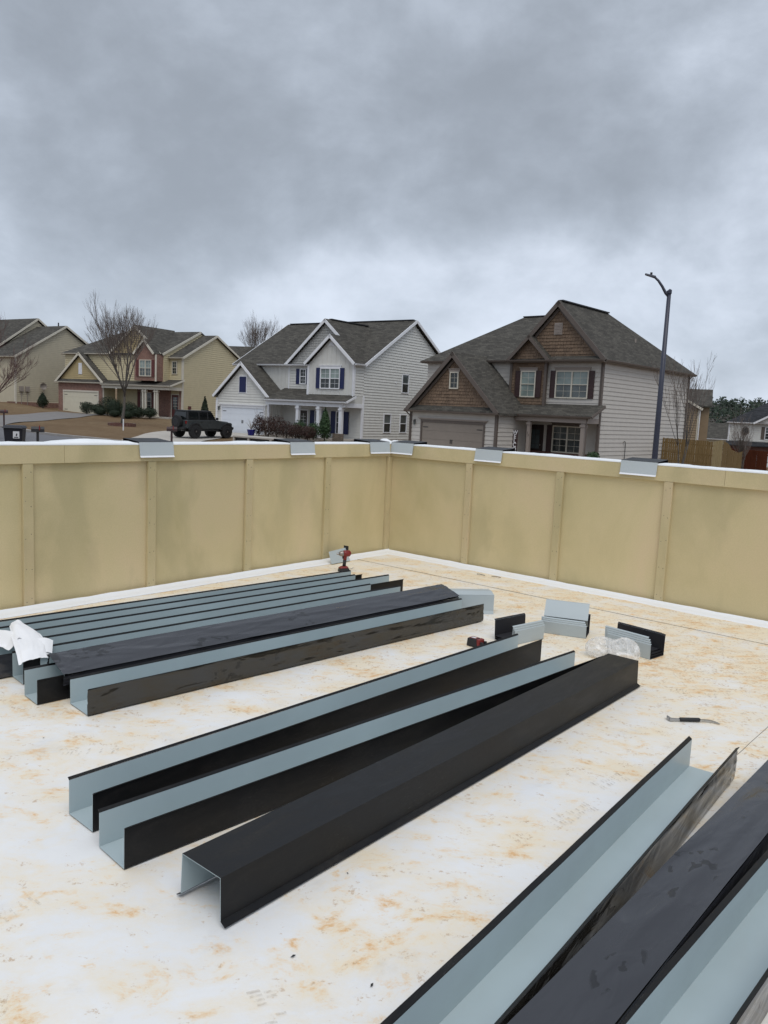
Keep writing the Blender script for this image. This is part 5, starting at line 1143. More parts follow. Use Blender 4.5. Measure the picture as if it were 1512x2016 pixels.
roof(hF, [(-16, -.3, 5.0), (-4.775, -.3, 5.0), (-4.775, 6, 9.44), (-16, 6, 9.44)], MT['shingle']); roof(hF, [(-16, 6, 9.44), (-4.775, 6, 9.44), (-4.775, 12.3, 5.0), (-16, 12.3, 5.0)], MT['shingle'])
up_ = Face(hF, (-5.0, 0), Y); wall(up_, [(0, 4.5), (12, 4.5), (6, 9.15)], MT['side_far'], exp=.2)
MB().beam((-4.74, -.3, 4.9), (-4.74, 6, 9.34), .05, .2).build('rake_board', MT['cream'], hF); MB().beam((-4.74, 6, 9.34), (-4.74, 12.3, 4.9), .05, .2).build('rake_board', MT['cream'], hF)
MB().tube([(-1.4, 6.2, 8.3), (-1.4, 6.2, 8.9)], .07, 8).build('vent_pipe', MT['iron'], hF)
MB().box((.031, -1, -.8), (.07, 12, .0)).build('brick_base', MT['brick'], hF)
for y_ in (.6, 1.3):
    MB().box((.04, y_-.22, 1.1), (.24, y_+.2, 1.65)).build('utility_box', MT['vent'], hF); MB().tube([(.1, y_, 1.1), (.1, y_, -.4)], .035, 6).build('utility_pipe', MT['vent'], hF)
dsh = MB(); dsh.tube([(.35, 3.1, .0), (.35, 3.1, 1.5)], .03, 6); dsh.build('dish_mast', MT['vent'], hF)
dd = MB(); cs = []
for k in range(20):
    for j, (r_, z_) in enumerate(((0.02, .10), (.22, .06), (.42, -.03))): th = 2*math.pi*k/20; cs.append((.42+z_*-1, 3.0+math.cos(th)*r_, 1.75+math.sin(th)*r_*.85))
dd.add(cs, [(k*3+j, ((k+1) % 20)*3+j, ((k+1) % 20)*3+j+1, k*3+j+1) for k in range(20) for j in range(2)]); dd.build('satellite_dish', MT['vent'], hF)
# roof between the tan and the white house
plain_house('house behind, only its dark roof showing between the tan and white houses', (-12.5, 112, 1.4), -.2, 13, 10, 5.6, 8.9, MT['side_tan'], MT['shingle'], MT['cream'], laps=())
# ochre house behind the brown one, gable end towards us
hO, _, _ = plain_house('ochre sided house half hidden behind the right end of the brown gabled house', (20.6, 75.7, -2.2), R(-111), 6, 8, 5.55, 8.0, MT['side_ochre'], MT['shingle'], MT['cream'], laps=('R',), exp=.22)
roof(hO, [(-2.6, -3, 5.9), (-2.6, 9.1, 5.9), (-6.6, 9.1, 7.55), (-6.6, -3, 7.55)], MT['shingle']); MB().box((-6.6, -3, -.8), (-3.0, 8.9, 5.75)).build('wall', MT['side_ochre'], hO)
downspout(hO, [(.2, 8.1, 5.4), (.1, 8.1, -.5)], MT['white'])
# white and brick house at the right edge
hR, rsR, frR = plain_house('white and brick house with dark hip roof at the right edge', (50.0, 87.0, -2.9), -.428, 12, 11, 5.33, 8.75, MT['side_white'], MT['shingle_dark'], MT['white'], laps=('F',), hip=True, exp=.24, front=[(-8.2, -6.2, 3.55, 4.85)])
shutter(frR, -8.65, -8.3, 3.5, 4.9, MT['taupe']); shutter(frR, -6.1, -5.75, 3.5, 4.9, MT['taupe'])
gx0, gx1, gpk = -9.6, -4.6, 6.75
roof(hR, [(gx0, -.75, 5.3), (-7.1, -.75, gpk), (-7.1, 3, gpk), (gx0, 3, 5.3)], MT['shingle_dark']); roof(hR, [(-7.1, -.75, gpk), (gx1, -.75, 5.3), (gx1, 3, 5.3), (-7.1, 3, gpk)], MT['shingle_dark'])
gfr = Face(hR, (0, -.4), X); wall(gfr, [(gx0+.4, 5.35), (gx1-.4, 5.35), (-7.1, 6.5)], MT['side_white'], exp=.24); gable_trim(hR, (gx0, 5.3), (-7.1, gpk), (gx1, 5.3), -.78, MT['white'], h=.2)
oc = MB(); pts8 = [(-10.3+.42*math.cos(R(22.5+45*k)), 4.35+.55*math.sin(R(22.5+45*k))) for k in range(8)]; oc.prism([frR.pt(a, b, .05) for a, b in pts8], tuple(-frR.N*.05)); oo = oc.build('octagon_window', MT['taupe'], hR)
oc = MB(); oc.prism([frR.pt(-10.3+(a+10.3)*.75, 4.35+(b-4.35)*.75, .06) for a, b in pts8], tuple(-frR.N*.008)); oc.build('pane', MT['glass'], oo)
roof(hR, [(-12.2, -.9, 2.75), (.2, -.9, 2.75), (.2, .0, 3.2), (-12.2, .0, 3.2)], MT['shingle_dark'], .1, 'pent_roof')
lb_ = Face(hR, (0, -.5), X); q = MB()
for a, b, c, d in ((-12.0, -11.3, -.8, 2.65), (-8.7, -8.1, -.8, 2.65), (-5.5, 0, -.8, 2.65), (-11.3, -8.7, 2.0, 2.65), (-8.1, -5.5, 2.0, 2.65)): lb_.box(q, a, b, c, d, -.12, 0)
q.build('brick_wall', MT['brick_dark'], hR)
garage_door(lb_, -11.28, -8.72, 1.98, MT['door_white'], MT['brick_dark'], hard=False, cols=2); garage_door(lb_, -8.08, -5.52, 1.98, MT['door_white'], MT['brick_dark'], hard=False, cols=2)
for s_ in (-10.0, -6.8): wall_lamp(lb_, s_, 2.3)
# two small far houses between
plain_house('small far grey roofed house beside the ochre house', (47.0, 122, -3.4), -.35, 8, 8, 3.6, 5.7, MT['side_white'], MT['shingle'], MT['white'], laps=(), front=[(-3.2, -2.0, 1.2, 2.6), (-6.5, -5.3, 1.2, 2.6)])
plain_house('small far house with pale roof left of the white and brick house', (57.5, 129, -3.6), -.42, 10, 9, 3.4, 6.0, MT['side_far'], MT['shingle'], MT['white'], laps=(), front=[(-3.2, -2.0, 1.2, 2.6), (-8.5, -7.3, 1.2, 2.6)])
# ------------------------------------------------------------------ vehicle
def suv():
    t = thing('suv', 'boxy charcoal off road vehicle with spare wheel on the white house driveway', 'car', (-13.25, 57.3, gz(-13.25, 57.3)+.05), R(55))
    # x forward, y left; wheelbase 2.95
    hw = .80; zb = .62
    side = [(-2.12, zb+.05), (-2.12, 1.22), (-2.08, 1.26), (.72, 1.26), (.86, 1.24), (1.0, 1.19), (2.02, 1.10), (2.10, 1.02), (2.10, .78), (1.95, zb+.02), (-1.0, zb-.02)]
    MB().prism([(x, -hw, z) for x, z in side], (0, 2*hw, 0)).build('body', MT['suv'], t, bevel=.03)
    MB().hexa([(.95, -.62, 1.17), (2.0, -.56, 1.095), (2.0, .56, 1.095), (.95, .62, 1.17), (.95, -.55, 1.25), (1.95, -.48, 1.17), (1.95, .48, 1.17), (.95, .55, 1.25)]).build('bonnet', MT['suv'], t, bevel=.03)
    MB().hexa([(-2.06, -.77, 1.262), (.60, -.77, 1.262), (.60, .77, 1.262), (-2.06, .77, 1.262), (-1.98, -.66, 1.86), (.18, -.66, 1.86), (.18, .66, 1.86), (-1.98, .66, 1.86)]).build('cabin', MT['suv_blk'], t, bevel=.03)
    MB().hexa([(-2.02, -.70, 1.862), (.22, -.70, 1.862), (.22, .70, 1.862), (-2.02, .70, 1.862), (-1.96, -.64, 1.93), (.12, -.64, 1.93), (.12, .64, 1.93), (-1.96, .64, 1.93)]).build('hard_top', MT['suv_blk'], t, bevel=.02)
    for sg in (-1, 1):
        def wq(x0, x1, x2, x3, zl=1.32, zh=1.80):
            f0 = lambda z: sg*(.775-(z-1.262)/.598*.11+.006)
            return [(x0, f0(zl), zl), (x1, f0(zl), zl), (x2, f0(zh), zh), (x3, f0(zh), zh)]
        for q in ((-1.93, -1.08, -1.05, -1.88), (-.96, -.28, -.26, -.92), (-.16, .50, .22, -.14)):
            MB().prism(wq(*q), (0, sg*.008, 0)).build('side_window', MT['suv_glass'], t)
        for x0, x1 in ((-1.0, -.22), (-.20, .62)):
            o = MB().box((x0, sg*hw-.012 if sg > 0 else sg*hw-.014, .70), (x1, sg*hw+.014 if sg > 0 else sg*hw+.012, 1.24)).build('door', MT['suv'], t, bevel=.01)
            MB().box((x0+.06, sg*hw+(.015 if sg > 0 else -.04), 1.12), (x0+.24, sg*hw+(.04 if sg > 0 else -.015), 1.16)).build('handle', MT['suv_blk'], o)
        MB().box((-.95, sg*.80-.09, .50), (.75, sg*.80+.09, .56)).build('side_step', MT['suv_blk'], t, bevel=.02)
        MB().box((.50, sg*.88-.08, 1.28), (.62, sg*.88+.10, 1.46)).build('mirror', MT['suv_blk'], t, bevel=.02)
        for cx_ in (-1.45, 1.50):
            fd = MB(); n = 9; pts = []
            arc = [(cx_+.56*math.cos(R(a)), .50+.56*math.sin(R(a))) for a in np.linspace(10, 170, n)]; arc2 = [(cx_+.47*math.cos(R(a)), .50+.47*math.sin(R(a))) for a in np.linspace(10, 170, n)]
            y0, y1 = sg*.72, sg*.95
            vs = [(x, y0, z) for x, z in arc]+[(x, y1, z) for x, z in arc]+[(x, y0, z) for x, z in arc2]+[(x, y1, z) for x, z in arc2]
            fs = []
            for i in range(n-1): fs += [(i, i+1, n+i+1, n+i), (n+i, n+i+1, 3*n+i+1, 3*n+i), (2*n+i, 3*n+i, 3*n+i+1, 2*n+i+1)]
            fd.add(vs, fs).build('fender_flare', MT['suv_blk'], t)
            w_ = thing_part('wheel', t, (cx_, sg*.82, .47))
            MB().tube([(0, -.15, 0), (0, -.14, 0), (0, .14, 0), (0, .15, 0)], [.38, .47, .47, .38], 24).build('tyre', MT['tyre'], w_)
            MB().tube([(0, sg*.151, 0), (0, sg*.158, 0)], [.27, .25], 16).build('rim', MT['rim'], w_)
            MB().tube([(0, sg*.159, 0), (0, sg*.18, 0)], [.05, .04], 8).build('hub', MT['alu'], w_)
            for k in range(5):
                a = 2*math.pi*k/5; MB().beam((.05*math.cos(a), sg*.165, .05*math.sin(a)), (.24*math.cos(a), sg*.165, .24*math.sin(a)), .02, .05, (0, 1, 0)).build('spoke', MT['rim'], w_)
        MB().box((-2.16, sg*.70-.07, 1.0), (-2.121, sg*.70+.07, 1.2)).build('tail_light', MT['tail'], t)
        MB().tube([(2.101, sg*.45, .98), (2.14, sg*.45, .98)], .09, 12).build('headlight', MT['glass_mid'], t)
    s_ = thing_part('spare_wheel', t, (-2.30, .05, 1.12)); MB().tube([(-.13, 0, 0), (-.12, 0, 0), (.12, 0, 0), (.13, 0, 0)], [.36, .44, .44, .36], 24).build('tyre', MT['tyre'], s_); MB().tube([(-.131, 0, 0), (-.14, 0, 0)], [.26, .24], 16).build('rim', MT['rim'], s_)
    MB().prism([(-2.069, -.60, 1.33), (-2.069, .60, 1.33), (-1.99, .54, 1.80), (-1.99, -.54, 1.80)], (-.012, 0, .0)).build('rear_window', MT['suv_glass'], t)
    MB().prism([(.565, -.66, 1.32), (.565, .66, 1.32), (.225, .58, 1.83), (.225, -.58, 1.83)], (.015, 0, .006)).build('windscreen', MT['suv_glass'], t)
    MB().box((-2.32, -.72, .60), (-2.13, .72, .76)).build('rear_bumper', MT['suv_blk'], t, bevel=.03); MB().box((2.12, -.75, .64), (2.32, .75, .80)).build('front_bumper', MT['suv_blk'], t, bevel=.03)
    MB().box((2.101, -.5, .86), (2.12, .5, 1.06)).build('grille', MT['suv_blk'], t)
    MB().tube([(-1.45, -.7, .47), (-1.45, .7, .47)], .06, 8).build('rear_axle', MT['suv_blk'], t); MB().tube([(1.5, -.7, .47), (1.5, .7, .47)], .06, 8).build('front_axle', MT['suv_blk'], t); MB().box((-2.0, -.55, .48), (1.9, .55, .66)).build('chassis', MT['suv_blk'], t)
    MB().tube([(-1.9, -.35, .55), (-2.2, -.35, .52)], .035, 8).build('exhaust', MT['steel'], t)
suv()

# ------------------------------------------------------------------ street things
t = thing('street_lamp', 'tall blue grey street lamp with a curved arm before the brown gabled house', 'street lamp', (8.27, 24.65, gz(8.27, 24.65)), 0)
zt = 5.75-gz(8.27, 24.65); pl_ = MB().tube([(0, 0, -.1), (0, 0, .3), (0, 0, zt*.5), (0, 0, zt)], [.112, .104, .082, .058], 16).build('pole', MT['lamp_blue'], t, smooth=True)
MB().tube([(0, 0, zt-.02), (.0, 0, zt+.08), (-.02, 0, zt+.10)], [.075, .075, .04], 12).build('pole_cap', MT['lamp_blue'], t)
ad = Vector((-.45, .10, 0)).normalized()
arm = [Vector((0, 0, zt-.10)), Vector((0, 0, zt-.0))+ad*.10, ad*.22+Vector((0, 0, zt+.20)), ad*.34+Vector((0, 0, zt+.36)), ad*.44+Vector((0, 0, zt+.45))]
MB().tube(arm, [.05, .045, .04, .036, .034], 10).build('arm', MT['lamp_blue'], t, smooth=True)
hp = ad*.44+Vector((0, 0, zt+.45)); side_ = Vector((-ad.y, ad.x, 0))
hd = MB(); a0 = hp-ad*.02; a1 = hp+ad*.30+Vector((0, 0, .10))
hd.hexa([a0-side_*.06-Vector((0, 0, .03)), a1-side_*.09-Vector((0, 0, .02)), a1+side_*.09-Vector((0, 0, .02)), a0+side_*.06-Vector((0, 0, .03)), a0-side_*.05+Vector((0, 0, .05)), a1-side_*.05+Vector((0, 0, .025)), a1+side_*.05+Vector((0, 0, .025)), a0+side_*.05+Vector((0, 0, .05))]); hd.build('lamp_head', MT['lamp_blue'], t, bevel=.015)
MB().tube([hp+ad*.12+Vector((0, 0, .08)), hp+ad*.12+Vector((0, 0, .15))], .035, 10).build('photocell', MT['iron'], t)
def mailbox(label, x, y, ztop, rz, mat, l_=.48):
    g = gz(x, y); t = thing('mailbox', label, 'mailbox', (x, y, g), rz, 'mailboxes along the street'); h_ = ztop-g
    MB().box((-.05, -.05, -.1), (.05, .05, h_-.22)).build('post', mat, t)
    pf = [(-.09, h_-.218), (.09, h_-.218), (.09, h_-.09), (.06, h_-.03), (0, h_), (-.06, h_-.03), (-.09, h_-.09)]
    MB().prism([(-l_/2, y_, z_) for y_, z_ in pf], (l_, 0, 0)).build('box', mat, t); MB().prism([(l_/2+.001, y_*.95, z_-.004) for y_, z_ in pf], (.012, 0, 0)).build('door', mat, t)
    MB().box((.05, -.105, h_-.14), (.09, -.092, h_+.05)).build('flag', MT['tool_red'], t)
mailbox('black mailbox right of the wheeled bin across the street', -14.04, 32.06, .60, R(24), MT['iron'])
mailbox('dark red mailbox in front of the charcoal off road vehicle', -10.42, 38.6, .63, R(16), MT['shut_brown'])
mailbox('mailbox at the left edge beyond the wheeled bin', -25.1, 52.3, .80, R(25), MT['shut_brown'])
MB_p = MB().tube([(0, 0, -.1), (0, 0, 1.42)], .045, 6); 
t = thing('wheeled_bin', 'dark wheeled rubbish bin with white sticker at the left edge', 'bin', (-12.68, 27.19, .80-1.09), R(14))
MB().hexa([(-.24, -.27, .06), (.24, -.27, .06), (.24, .27, .06), (-.24, .27, .06), (-.30, -.34, 1.0), (.30, -.34, 1.0), (.30, .34, 1.0), (-.30, .34, 1.0)]).build('body', MT['binblue'], t, bevel=.03)
MB().hexa([(-.34, -.40, 1.001), (.34, -.40, 1.001), (.34, .36, 1.001), (-.34, .36, 1.001), (-.28, -.30, 1.09), (.28, -.30, 1.09), (.28, .28, 1.09), (-.28, .28, 1.09)]).build('lid', MT['binblue'], t, bevel=.02)
MB().tube([(-.26, .40, 1.0), (.26, .40, 1.0)], .02, 8).build('handle', MT['binblue'], t)
for sg in (-1, 1): MB().tube([(sg*.27, .25, .13), (sg*.33, .25, .13)], .13, 14).build('wheel', MT['tyre'], t)
MB().hexa([(-.0, -.325, .66), (.20, -.325, .66), (.20, -.322, .66), (0, -.322, .66), (-.0, -.343, .90), (.20, -.343, .90), (.20, -.340, .90), (0, -.340, .90)]).build('sticker', MT['stick'], t)
MB().prism([(.10, -.346, .80), (.125, -.347, .84), (.14, -.346, .80), (.115, -.342, .74), (.09, -.342, .75)], (0, -.002, 0)).build('sticker_emblem', MT['binblue'], t)
MB().box((.03, -.337, .688), (.17, -.334, .712)).build('sticker_line', MT['binblue'], t)
t = thing('plant_pot', 'cobalt blue pot with bare twigs on the drive by the white garage', 'plant pot', (-10.75, 63.0, gz(-10.75, 63.0)+.05))
MB().tube([(0, 0, 0), (0, 0, .05), (0, 0, .42), (0, 0, .47)], [.22, .24, .32, .34], 16).build('pot', MT['navy'], t, smooth=True)
mb = MB(); rnd = random.Random(4)
for i in range(26):
    a = rnd.uniform(0, 6.28); l_ = rnd.uniform(.4, .9); mb.tube([(0, 0, .45), (math.cos(a)*.15, math.sin(a)*.15, .45+l_*.5), (math.cos(a)*rnd.uniform(.2, .5), math.sin(a)*rnd.uniform(.2, .5), .45+l_)], [.012, .009, .004], 4)
mb.build('twigs', MT['twig_pale'], t)
# low concrete drain slab with a dark throat by the walk
t = thing('storm_drain', 'low grey concrete slab with a dark opening showing just above the left parapet', 'drain', (-8.6, 52.6, gz(-8.6, 52.6)), R(-35))
MB().box((-1.6, -.6, .42), (1.9, .6, .54)).build('slab', MT['conc'], t, bevel=.02); MB().box((-1.5, -.45, -.2), (1.8, .5, .419)).build('throat_shade', MT['iron'], t)  # solid black block stands for the shade inside the opening
for x_ in (-1.55, -.2, 1.75): MB().box((x_-.06, -.58, -.2), (x_+.08, -.46, .419)).build('support', MT['conc'], t)

# ------------------------------------------------------------------ fences
def fence(label, pts, h_, mat, bw=.14, seed=1, matf=None):
    p0 = Vector((pts[0][0], pts[0][1], 0)); t = thing('board_fence', label, 'fence', (p0.x, p0.y, gz(p0.x, p0.y))); rnd = random.Random(seed); base = Vector((p0.x, p0.y, gz(p0.x, p0.y))); cnt = 0
    for (a, b) in zip(pts, pts[1:]):
        a = Vector((a[0], a[1], 0)); b = Vector((b[0], b[1], 0)); d = (b-a); l_ = d.length; d.normalize(); n_ = Vector((d.y, -d.x, 0)); k = int(l_/bw)
        for i in range(k):
            q = a+d*(bw*(i+.5)); zg = gz(q.x, q.y); off = rnd.uniform(-.014, .014); top = h_+rnd.uniform(-.02, .02)
            u = d*(bw/2-.008); v = n_*.010; P_ = q-base; P_.z = zg-base.z
            bz = Vector((0, 0, -.05)); tz = Vector((0, 0, top)); o_ = n_*off
            MB().hexa([P_-u-v+bz+o_, P_+u-v+bz+o_, P_+u+v+bz+o_, P_-u+v+bz+o_, P_-u-v+tz+o_, P_+u-v+tz+o_, P_+u+v+tz+o_, P_-u+v+tz+o_]).build('fence_board', (matf(i, k) if matf else mat), t); cnt += 1
        for zr_ in (.35, h_*.5, h_-.3):
            A = a-base-n_*.035; B = b-base-n_*.035; A.z = gz(a.x, a.y)-base.z+zr_; B.z = gz(b.x, b.y)-base.z+zr_; MB().beam(A, B, .04, .09).build('fence_rail', mat, t)
    return t
fence('weathered tan board fence running from the side of the brown gabled house', [(19.15, 55.75), (21.85, 53.75)], 1.86, MT['fence'], seed=2)
fence('new pale fence panel at the end of the tan board fence', [(21.9, 53.8), (23.9, 57.0)], 1.86, MT['fence_new'], seed=5)
fence('grey brown board fence running back behind the pale fence panel', [(23.95, 57.1), (29.6, 66.6)], 1.75, MT['fence'], seed=6, bw=.16)
fence('red stained board fence below the white and brick house', [(31.7, 73.8), (32.0, 67.2)], 1.8, MT['fence_red'], seed=9, bw=.15)
fence('dark board fence at the right edge below the white and brick house', [(33.0, 63.6), (38.0, 60.5)], 1.8, MT['fence'], seed=10, bw=.15)

# ------------------------------------------------------------------ trees
def bare_tree(name, label, loc, H_, spread, seed, tw='twig', tk='bark', trunk_h=.28, r0=.13, stems=1, depth=5, group='bare winter trees', thin=1.0, lean=(0, 0), kids=(3, 4), upb=.22, lead=.25, lens=None, ks=None):
    rnd = random.Random(seed); t = thing(name, label, 'tree', loc, 0, group); T_, C_ = MB(), MB()
    def grow(p, d, l_, r_, lv):
        n = 4; pts = [p.copy()]; q = p.copy(); dd_ = d.copy()
        for i in range(n):
            dd_ = (dd_ + Vector((rnd.uniform(-1, 1), rnd.uniform(-1, 1), rnd.uniform(-.5, .8)))*.10).normalized(); q = q+dd_*l_/n; pts.append(q.copy())
        rr_ = [r_*(1-.45*i/n) for i in range(n+1)]
        (T_ if lv < 2 else C_).tube(pts, rr_, 7 if lv < 2 else (4 if lv < 4 else 3), 0, caps=lv < 2)
        if lv >= depth: return
        k = ks[lv] if ks else rnd.randint(*kids) + (1 if lv == 0 else 0)
        for i in range(k):
            f_ = 1.0 if i == 0 else rnd.uniform(.30, 1.0); idx = min(n-1, int(f_*n)); st = pts[idx].lerp(pts[idx+1], f_*n-idx) if f_ < 1 else pts[-1]
            a = rnd.uniform(0, 6.28); sp_ = spread*(lead if i == 0 else rnd.uniform(.55, 1.0)); o_ = Vector((math.cos(a), math.sin(a), 0)); nd_ = (dd_ + o_*sp_ + Vector((0, 0, upb))).normalized()
            if lens and lv == 0: st = pts[-1].lerp(pts[-2], rnd.uniform(0, .9))
            grow(st, nd_, (lens[lv+1]*rnd.uniform(.75, 1.15)*(1-.35*(f_ if lv else 0))) if lens else l_*rnd.uniform(.62, .86)*(1.05 if i == 0 else .9), max(.0055*thin, r_*(.62 if i == 0 else rnd.uniform(.38, .52))), lv+1)
    for s_ in range(stems):
        a = rnd.uniform(0, 6.28); d0 = Vector((math.cos(a)*.22*(stems > 1)+lean[0], math.sin(a)*.22*(stems > 1)+lean[1], 1)).normalized(); grow(Vector((math.cos(a), math.sin(a), 0))*(.08 if stems > 1 else 0), d0, lens[0] if lens else H_*trunk_h, r0, 0)
    T_.build('trunk', MT[tk], t, smooth=True); c_ = C_.build('crown', MT[tw], t); return t
tx_, ty_ = -21.6, 65.0
bare_tree('shade_tree', 'tall bare shade tree in a brick ring before the tan and brick house', (tx_, ty_, gz(tx_, ty_)), 10, .62, 23, 'twig', 'bark', .21, .14, 1, 5, thin=.85, upb=.30, lead=.25, lens=[2.9, 3.9, 2.7, 1.7, 1.1, .7], ks=[7, 6, 5, 4, 3])
t = thing('tree_ring', 'low red brick ring round the foot of the tall bare shade tree', 'planter', (tx_, ty_, gz(tx_, ty_)))
for i in range(28):
    a = 2*math.pi*i/28; Mx = Matrix.Translation((math.cos(a)*1.0, math.sin(a)*1.0, .10)) @ Matrix.Rotation(a, 4, 'Z'); MB().box((-.09, -.105, -.15), (.09, .105, .12), 0, Mx).build('brick', MT['brick_dark'], t)
MB().tube([(0, 0, .0), (0, 0, .16)], [.92, .90], 24).build('mulch', MT['shut_brown'], t)
o = MB().tube([(0, 0, -.1), (0, 0, .85)], .045, 8).build('white_stake', MT['white'], None, loc=(-19.7, 59.6, gz(-19.7, 59.6))); tag(o, 'short white marker stake on the lawn before the tall bare tree', 'stake')
bare_tree('background_tree', 'small far bare tree rising behind the roofs left of the white house', (-19.6, 119, 1.2), 15, .6, 6, 'twig', 'bark', .24, .16, 1, 5, thin=1.5, upb=.3, lens=[5.2, 4.6, 3.2, 2.0, 1.4, .9], ks=[7, 5, 4, 4, 3])
bare_tree('background_tree', 'far bare tree tips just above the ridge of the white house', (-4.3, 110, 1.0), 12.3, .45, 8, 'twig', 'bark', .30, .14, 1, 5, thin=2.0)
bare_tree('red_maple', 'reddish bare tree reaching in from the left edge', (-20.9, 41.0, gz(-20.9, 41.0)), 7.6, .8, 3, 'twig_red', 'bark', .30, .11, 1, 6, kids=(3, 4))
bare_tree('young_tree', 'young bare tree with pale stems beside the street lamp', (13.7, 37.4, gz(13.7, 37.4)), 6.0, .5, 19, 'twig', 'bark', .30, .035, 3, 4, thin=.9, upb=.35, lens=[2.6, 2.4, 1.5, .9, .5], ks=[3, 4, 4, 3])
bare_tree('thicket', 'tangled bare thicket beside the new pale fence panel', (30.8, 69.0, gz(30.8, 69.0)), 5.4, .6, 17, 'twig', 'bark', .30, .05, 6, 4, kids=(3, 3))
def leafy(name, label, loc, rx, rz_, mat, n, leafs=.05, cone=0.0, seed=1, group=None, stem=True, cat='shrub', squash=0.0):
    t = thing(name, label, cat, loc, 0, group); rnd = random.Random(seed); mb = MB()
    if stem: MB().tube([(0, 0, -.1), (0, 0, rz_*.9)], [.06, .02], 6).build('stem', MT['bark'], t)
    for i in range(n):
        while True:
            v = Vector((rnd.uniform(-1, 1), rnd.uniform(-1, 1), rnd.uniform(-1, 1)))
            if .45 < v.length < 1: break
        lump = 1+.16*mnoise.noise(v*2.3+Vector((seed, 0, 0))); v = v*lump*(.82+.18*v.length)
        z_ = (v.z+1)/2; taper = 1-cone*z_ if cone else 1
        p = Vector((v.x*rx*taper, v.y*rx*taper, z_*2*rz_*.5+.06)); nrm = (v+Vector((rnd.gauss(0, .5), rnd.gauss(0, .5), rnd.gauss(0, .5)))).normalized(); u = nrm.orthogonal().normalized(); w_ = nrm.cross(u); s_ = leafs*rnd.uniform(.6, 1.3); a = rnd.uniform(0, 3.14)
        u, w_ = u*math.cos(a)+w_*math.sin(a), w_*math.cos(a)-u*math.sin(a)
        mb.add([p-u*s_, p+w_*s_*.6, p+u*s_, p-w_*s_*.6], [(0, 1, 2, 3)])
    o = mb.build('foliage', MT[mat], t); return t
def at_g(x, y): return (x, y, gz(x, y))
# clipped evergreen shrubs before the tan house
lb = hT
bxw = [(-9.6, -3.1, .62, 1.15, 'clipped round shrub nearest the cream garage door'), (-8.2, -3.0, .55, 1.0, 'second clipped round shrub from the cream garage door'), (-7.4, -2.5, .85, 1.75, 'large dark shrub behind the clipped row, left of the shade tree trunk'), (-6.3, -2.6, .8, 1.5, 'large dark shrub behind the shade tree trunk'), (-5.6, -3.3, .75, 1.35, 'clipped round shrub just right of the shade tree trunk'), (-4.3, -2.6, .75, 1.35, 'dark shrub in front of the porch window of the tan house'), (-3.6, -3.4, .7, 1.15, 'clipped round shrub below the paired porch posts'), (-2.5, -3.2, .62, .95, 'low round shrub between the porch posts of the tan house'), (-1.3, -3.0, .60, .95, 'round shrub by the red front door, right end of the row'), (-6.8, -3.9, .45, .7, 'small low shrub left of the shade tree foot'), (-4.7, -4.1, .5, .6, 'small flat shrub at the front of the row, right of the tree'), (-3.0, -4.2, .5, .6, 'small flat shrub at the front of the row, below the posts')]
for i, (x, y, rx, rz_, lab) in enumerate(bxw):
    w_ = to_world(hT, (x, y, 0)); leafy('boxwood', lab, at_g(w_[0], w_[1]), rx*1.15, rz_*1.08, 'leaf_dk', 3200, .042, 0, 30+i, 'clipped shrubs before the tan house')
w_ = to_world(hT, (-16.6, -2.6, 0)); leafy('cone_shrub', 'dark cone shaped evergreen left of the cream garage door', at_g(w_[0], w_[1]), .85, 1.65, 'leaf_dk', 2200, .06, .75, 51)
leafy('arborvitae', 'dark columnar evergreen between the tan house and the white garage', at_g(-16.6, 72.5), .62, 2.7, 'leaf_dk', 2600, .07, .8, 52, 'columnar evergreens')
t = leafy('arborvitae', 'columnar evergreen at the right end of the white house porch', to_world(hW, (-.5, -2.6, 0)), .68, 2.35, 'leaf_gr', 3000, .06, .75, 53, 'columnar evergreens')
wsh = [(-7.4, -2.4, .55, 1.7, 'leaf_br', 'bare russet shrub beside the stone base of the white garage'), (-6.3, -2.5, .75, 1.6, 'leaf_br', 'tall russet shrub left of the first white porch post'), (-5.2, -2.7, .75, 1.75, 'leaf_br', 'tall russet shrub in front of the first white porch post'), (-4.1, -2.8, .7, 1.3, 'leaf_br', 'russet shrub below the left navy porch shutters'), (-3.6, -1.9, .55, 1.45, 'leaf_gr', 'green shrub behind the russet row, left of the middle porch post'), (-3.0, -3.0, .65, 1.15, 'leaf_br', 'russet shrub in front of the middle white porch post'), (-2.1, -2.0, .6, 1.3, 'leaf_gr', 'green shrub behind the russet row, right of the middle porch post'), (-1.7, -3.1, .65, 1.1, 'leaf_br', 'russet shrub next to the columnar evergreen')]
for i, (x, y, rx, rz_, m_, lab) in enumerate(wsh):
    w_ = to_world(hW, (x, y, 0)); leafy('porch_shrub', lab, (w_[0], w_[1], gz(w_[0], w_[1])), rx, rz_, m_, 1500, .05, 0, 70+i, 'shrubs before the white house porch')
bare_tree('porch_sapling', 'spindly bare sapling before the porch wall of the white house', to_world(hW, (-7.0, -1.9, 0)), 2.9, .5, 33, 'twig', 'bark', .32, .03, 3, 3, kids=(2, 3))
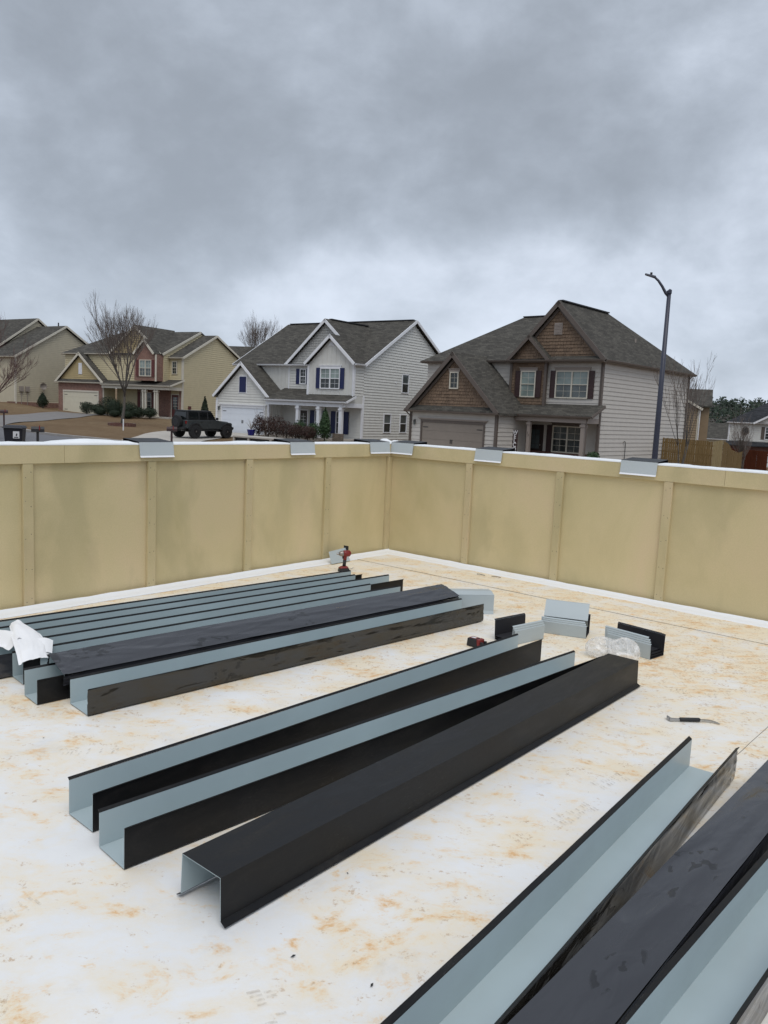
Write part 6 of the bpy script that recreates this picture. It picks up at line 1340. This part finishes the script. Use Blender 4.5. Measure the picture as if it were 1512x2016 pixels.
w_ = to_world(hB, (.5, -1.4, 0)); leafy('corner_shrub', 'small green shrub at the near right corner of the brown gabled house', (w_[0], w_[1], gz(w_[0], w_[1])), .42, .95, 'leaf_gr', 900, .06, 0, 91)
# ------------------------------------------------------------------ far wooded ridge
hv = []; hf_ = []; nxh, nyh = 40, 12
def hill_z(x, y): 
    u_ = max(0, min(1, (y-260)/150)); return -4 + 11.0*u_*u_*(3-2*u_) + 2.0*mnoise.noise(Vector((x*.01, y*.01, 0)))*u_
xs_h = [-260+20*i for i in range(44)]; ys_h = [240+22*i for i in range(14)]
hv = [(x, y, hill_z(x, y)) for y in ys_h for x in xs_h]; n_ = len(xs_h)
hf_ = [(j*n_+i, j*n_+i+1, (j+1)*n_+i+1, (j+1)*n_+i) for j in range(len(ys_h)-1) for i in range(n_-1)]
tag(MB().add(hv, hf_).build('hill', MT['grass'], None, smooth=True), kind='structure')
rnd = random.Random(99); fb = MB()
for i in range(1500):
    y = rnd.uniform(250, 470); x = rnd.uniform(y*.22, y*.62); z0 = hill_z(x, y)
    if y < 300 and rnd.random() < .55: continue
    pine = rnd.random() < (.75 if y > 320 else .35); hh = rnd.uniform(6.5, 10.5)*(1 if pine else .8); cr_ = rnd.uniform(1.6, 2.8)
    fb.tube([(x, y, z0-1), (x, y, z0+hh*.9)], [.18, .06], 3, 1, caps=False)
    for k in range(46 if pine else 34):
        f_ = rnd.uniform(.30, 1) if pine else rnd.uniform(.25, 1); w2 = cr_*(1.15-f_*.85 if pine else math.sin(f_*2.6)+.15); a = rnd.uniform(0, 6.28); r_ = w2*math.sqrt(rnd.random())
        p = Vector((x+math.cos(a)*r_, y+math.sin(a)*r_, z0+hh*f_)); s_ = rnd.uniform(.35, .75); u = Vector((rnd.gauss(0, 1), rnd.gauss(0, 1), rnd.gauss(0, .5))).normalized(); v = u.orthogonal().normalized()
        fb.add([p-u*s_, p+v*s_*.7, p+u*s_, p-v*s_*.7], [(0, 1, 2, 3)], 0 if pine else 1)
tag(fb.build('far_woods', [MT['pine'], MT['bare']]), 'dark pine and bare wood covering the far ridge at the right', 'woods', kind='stuff')
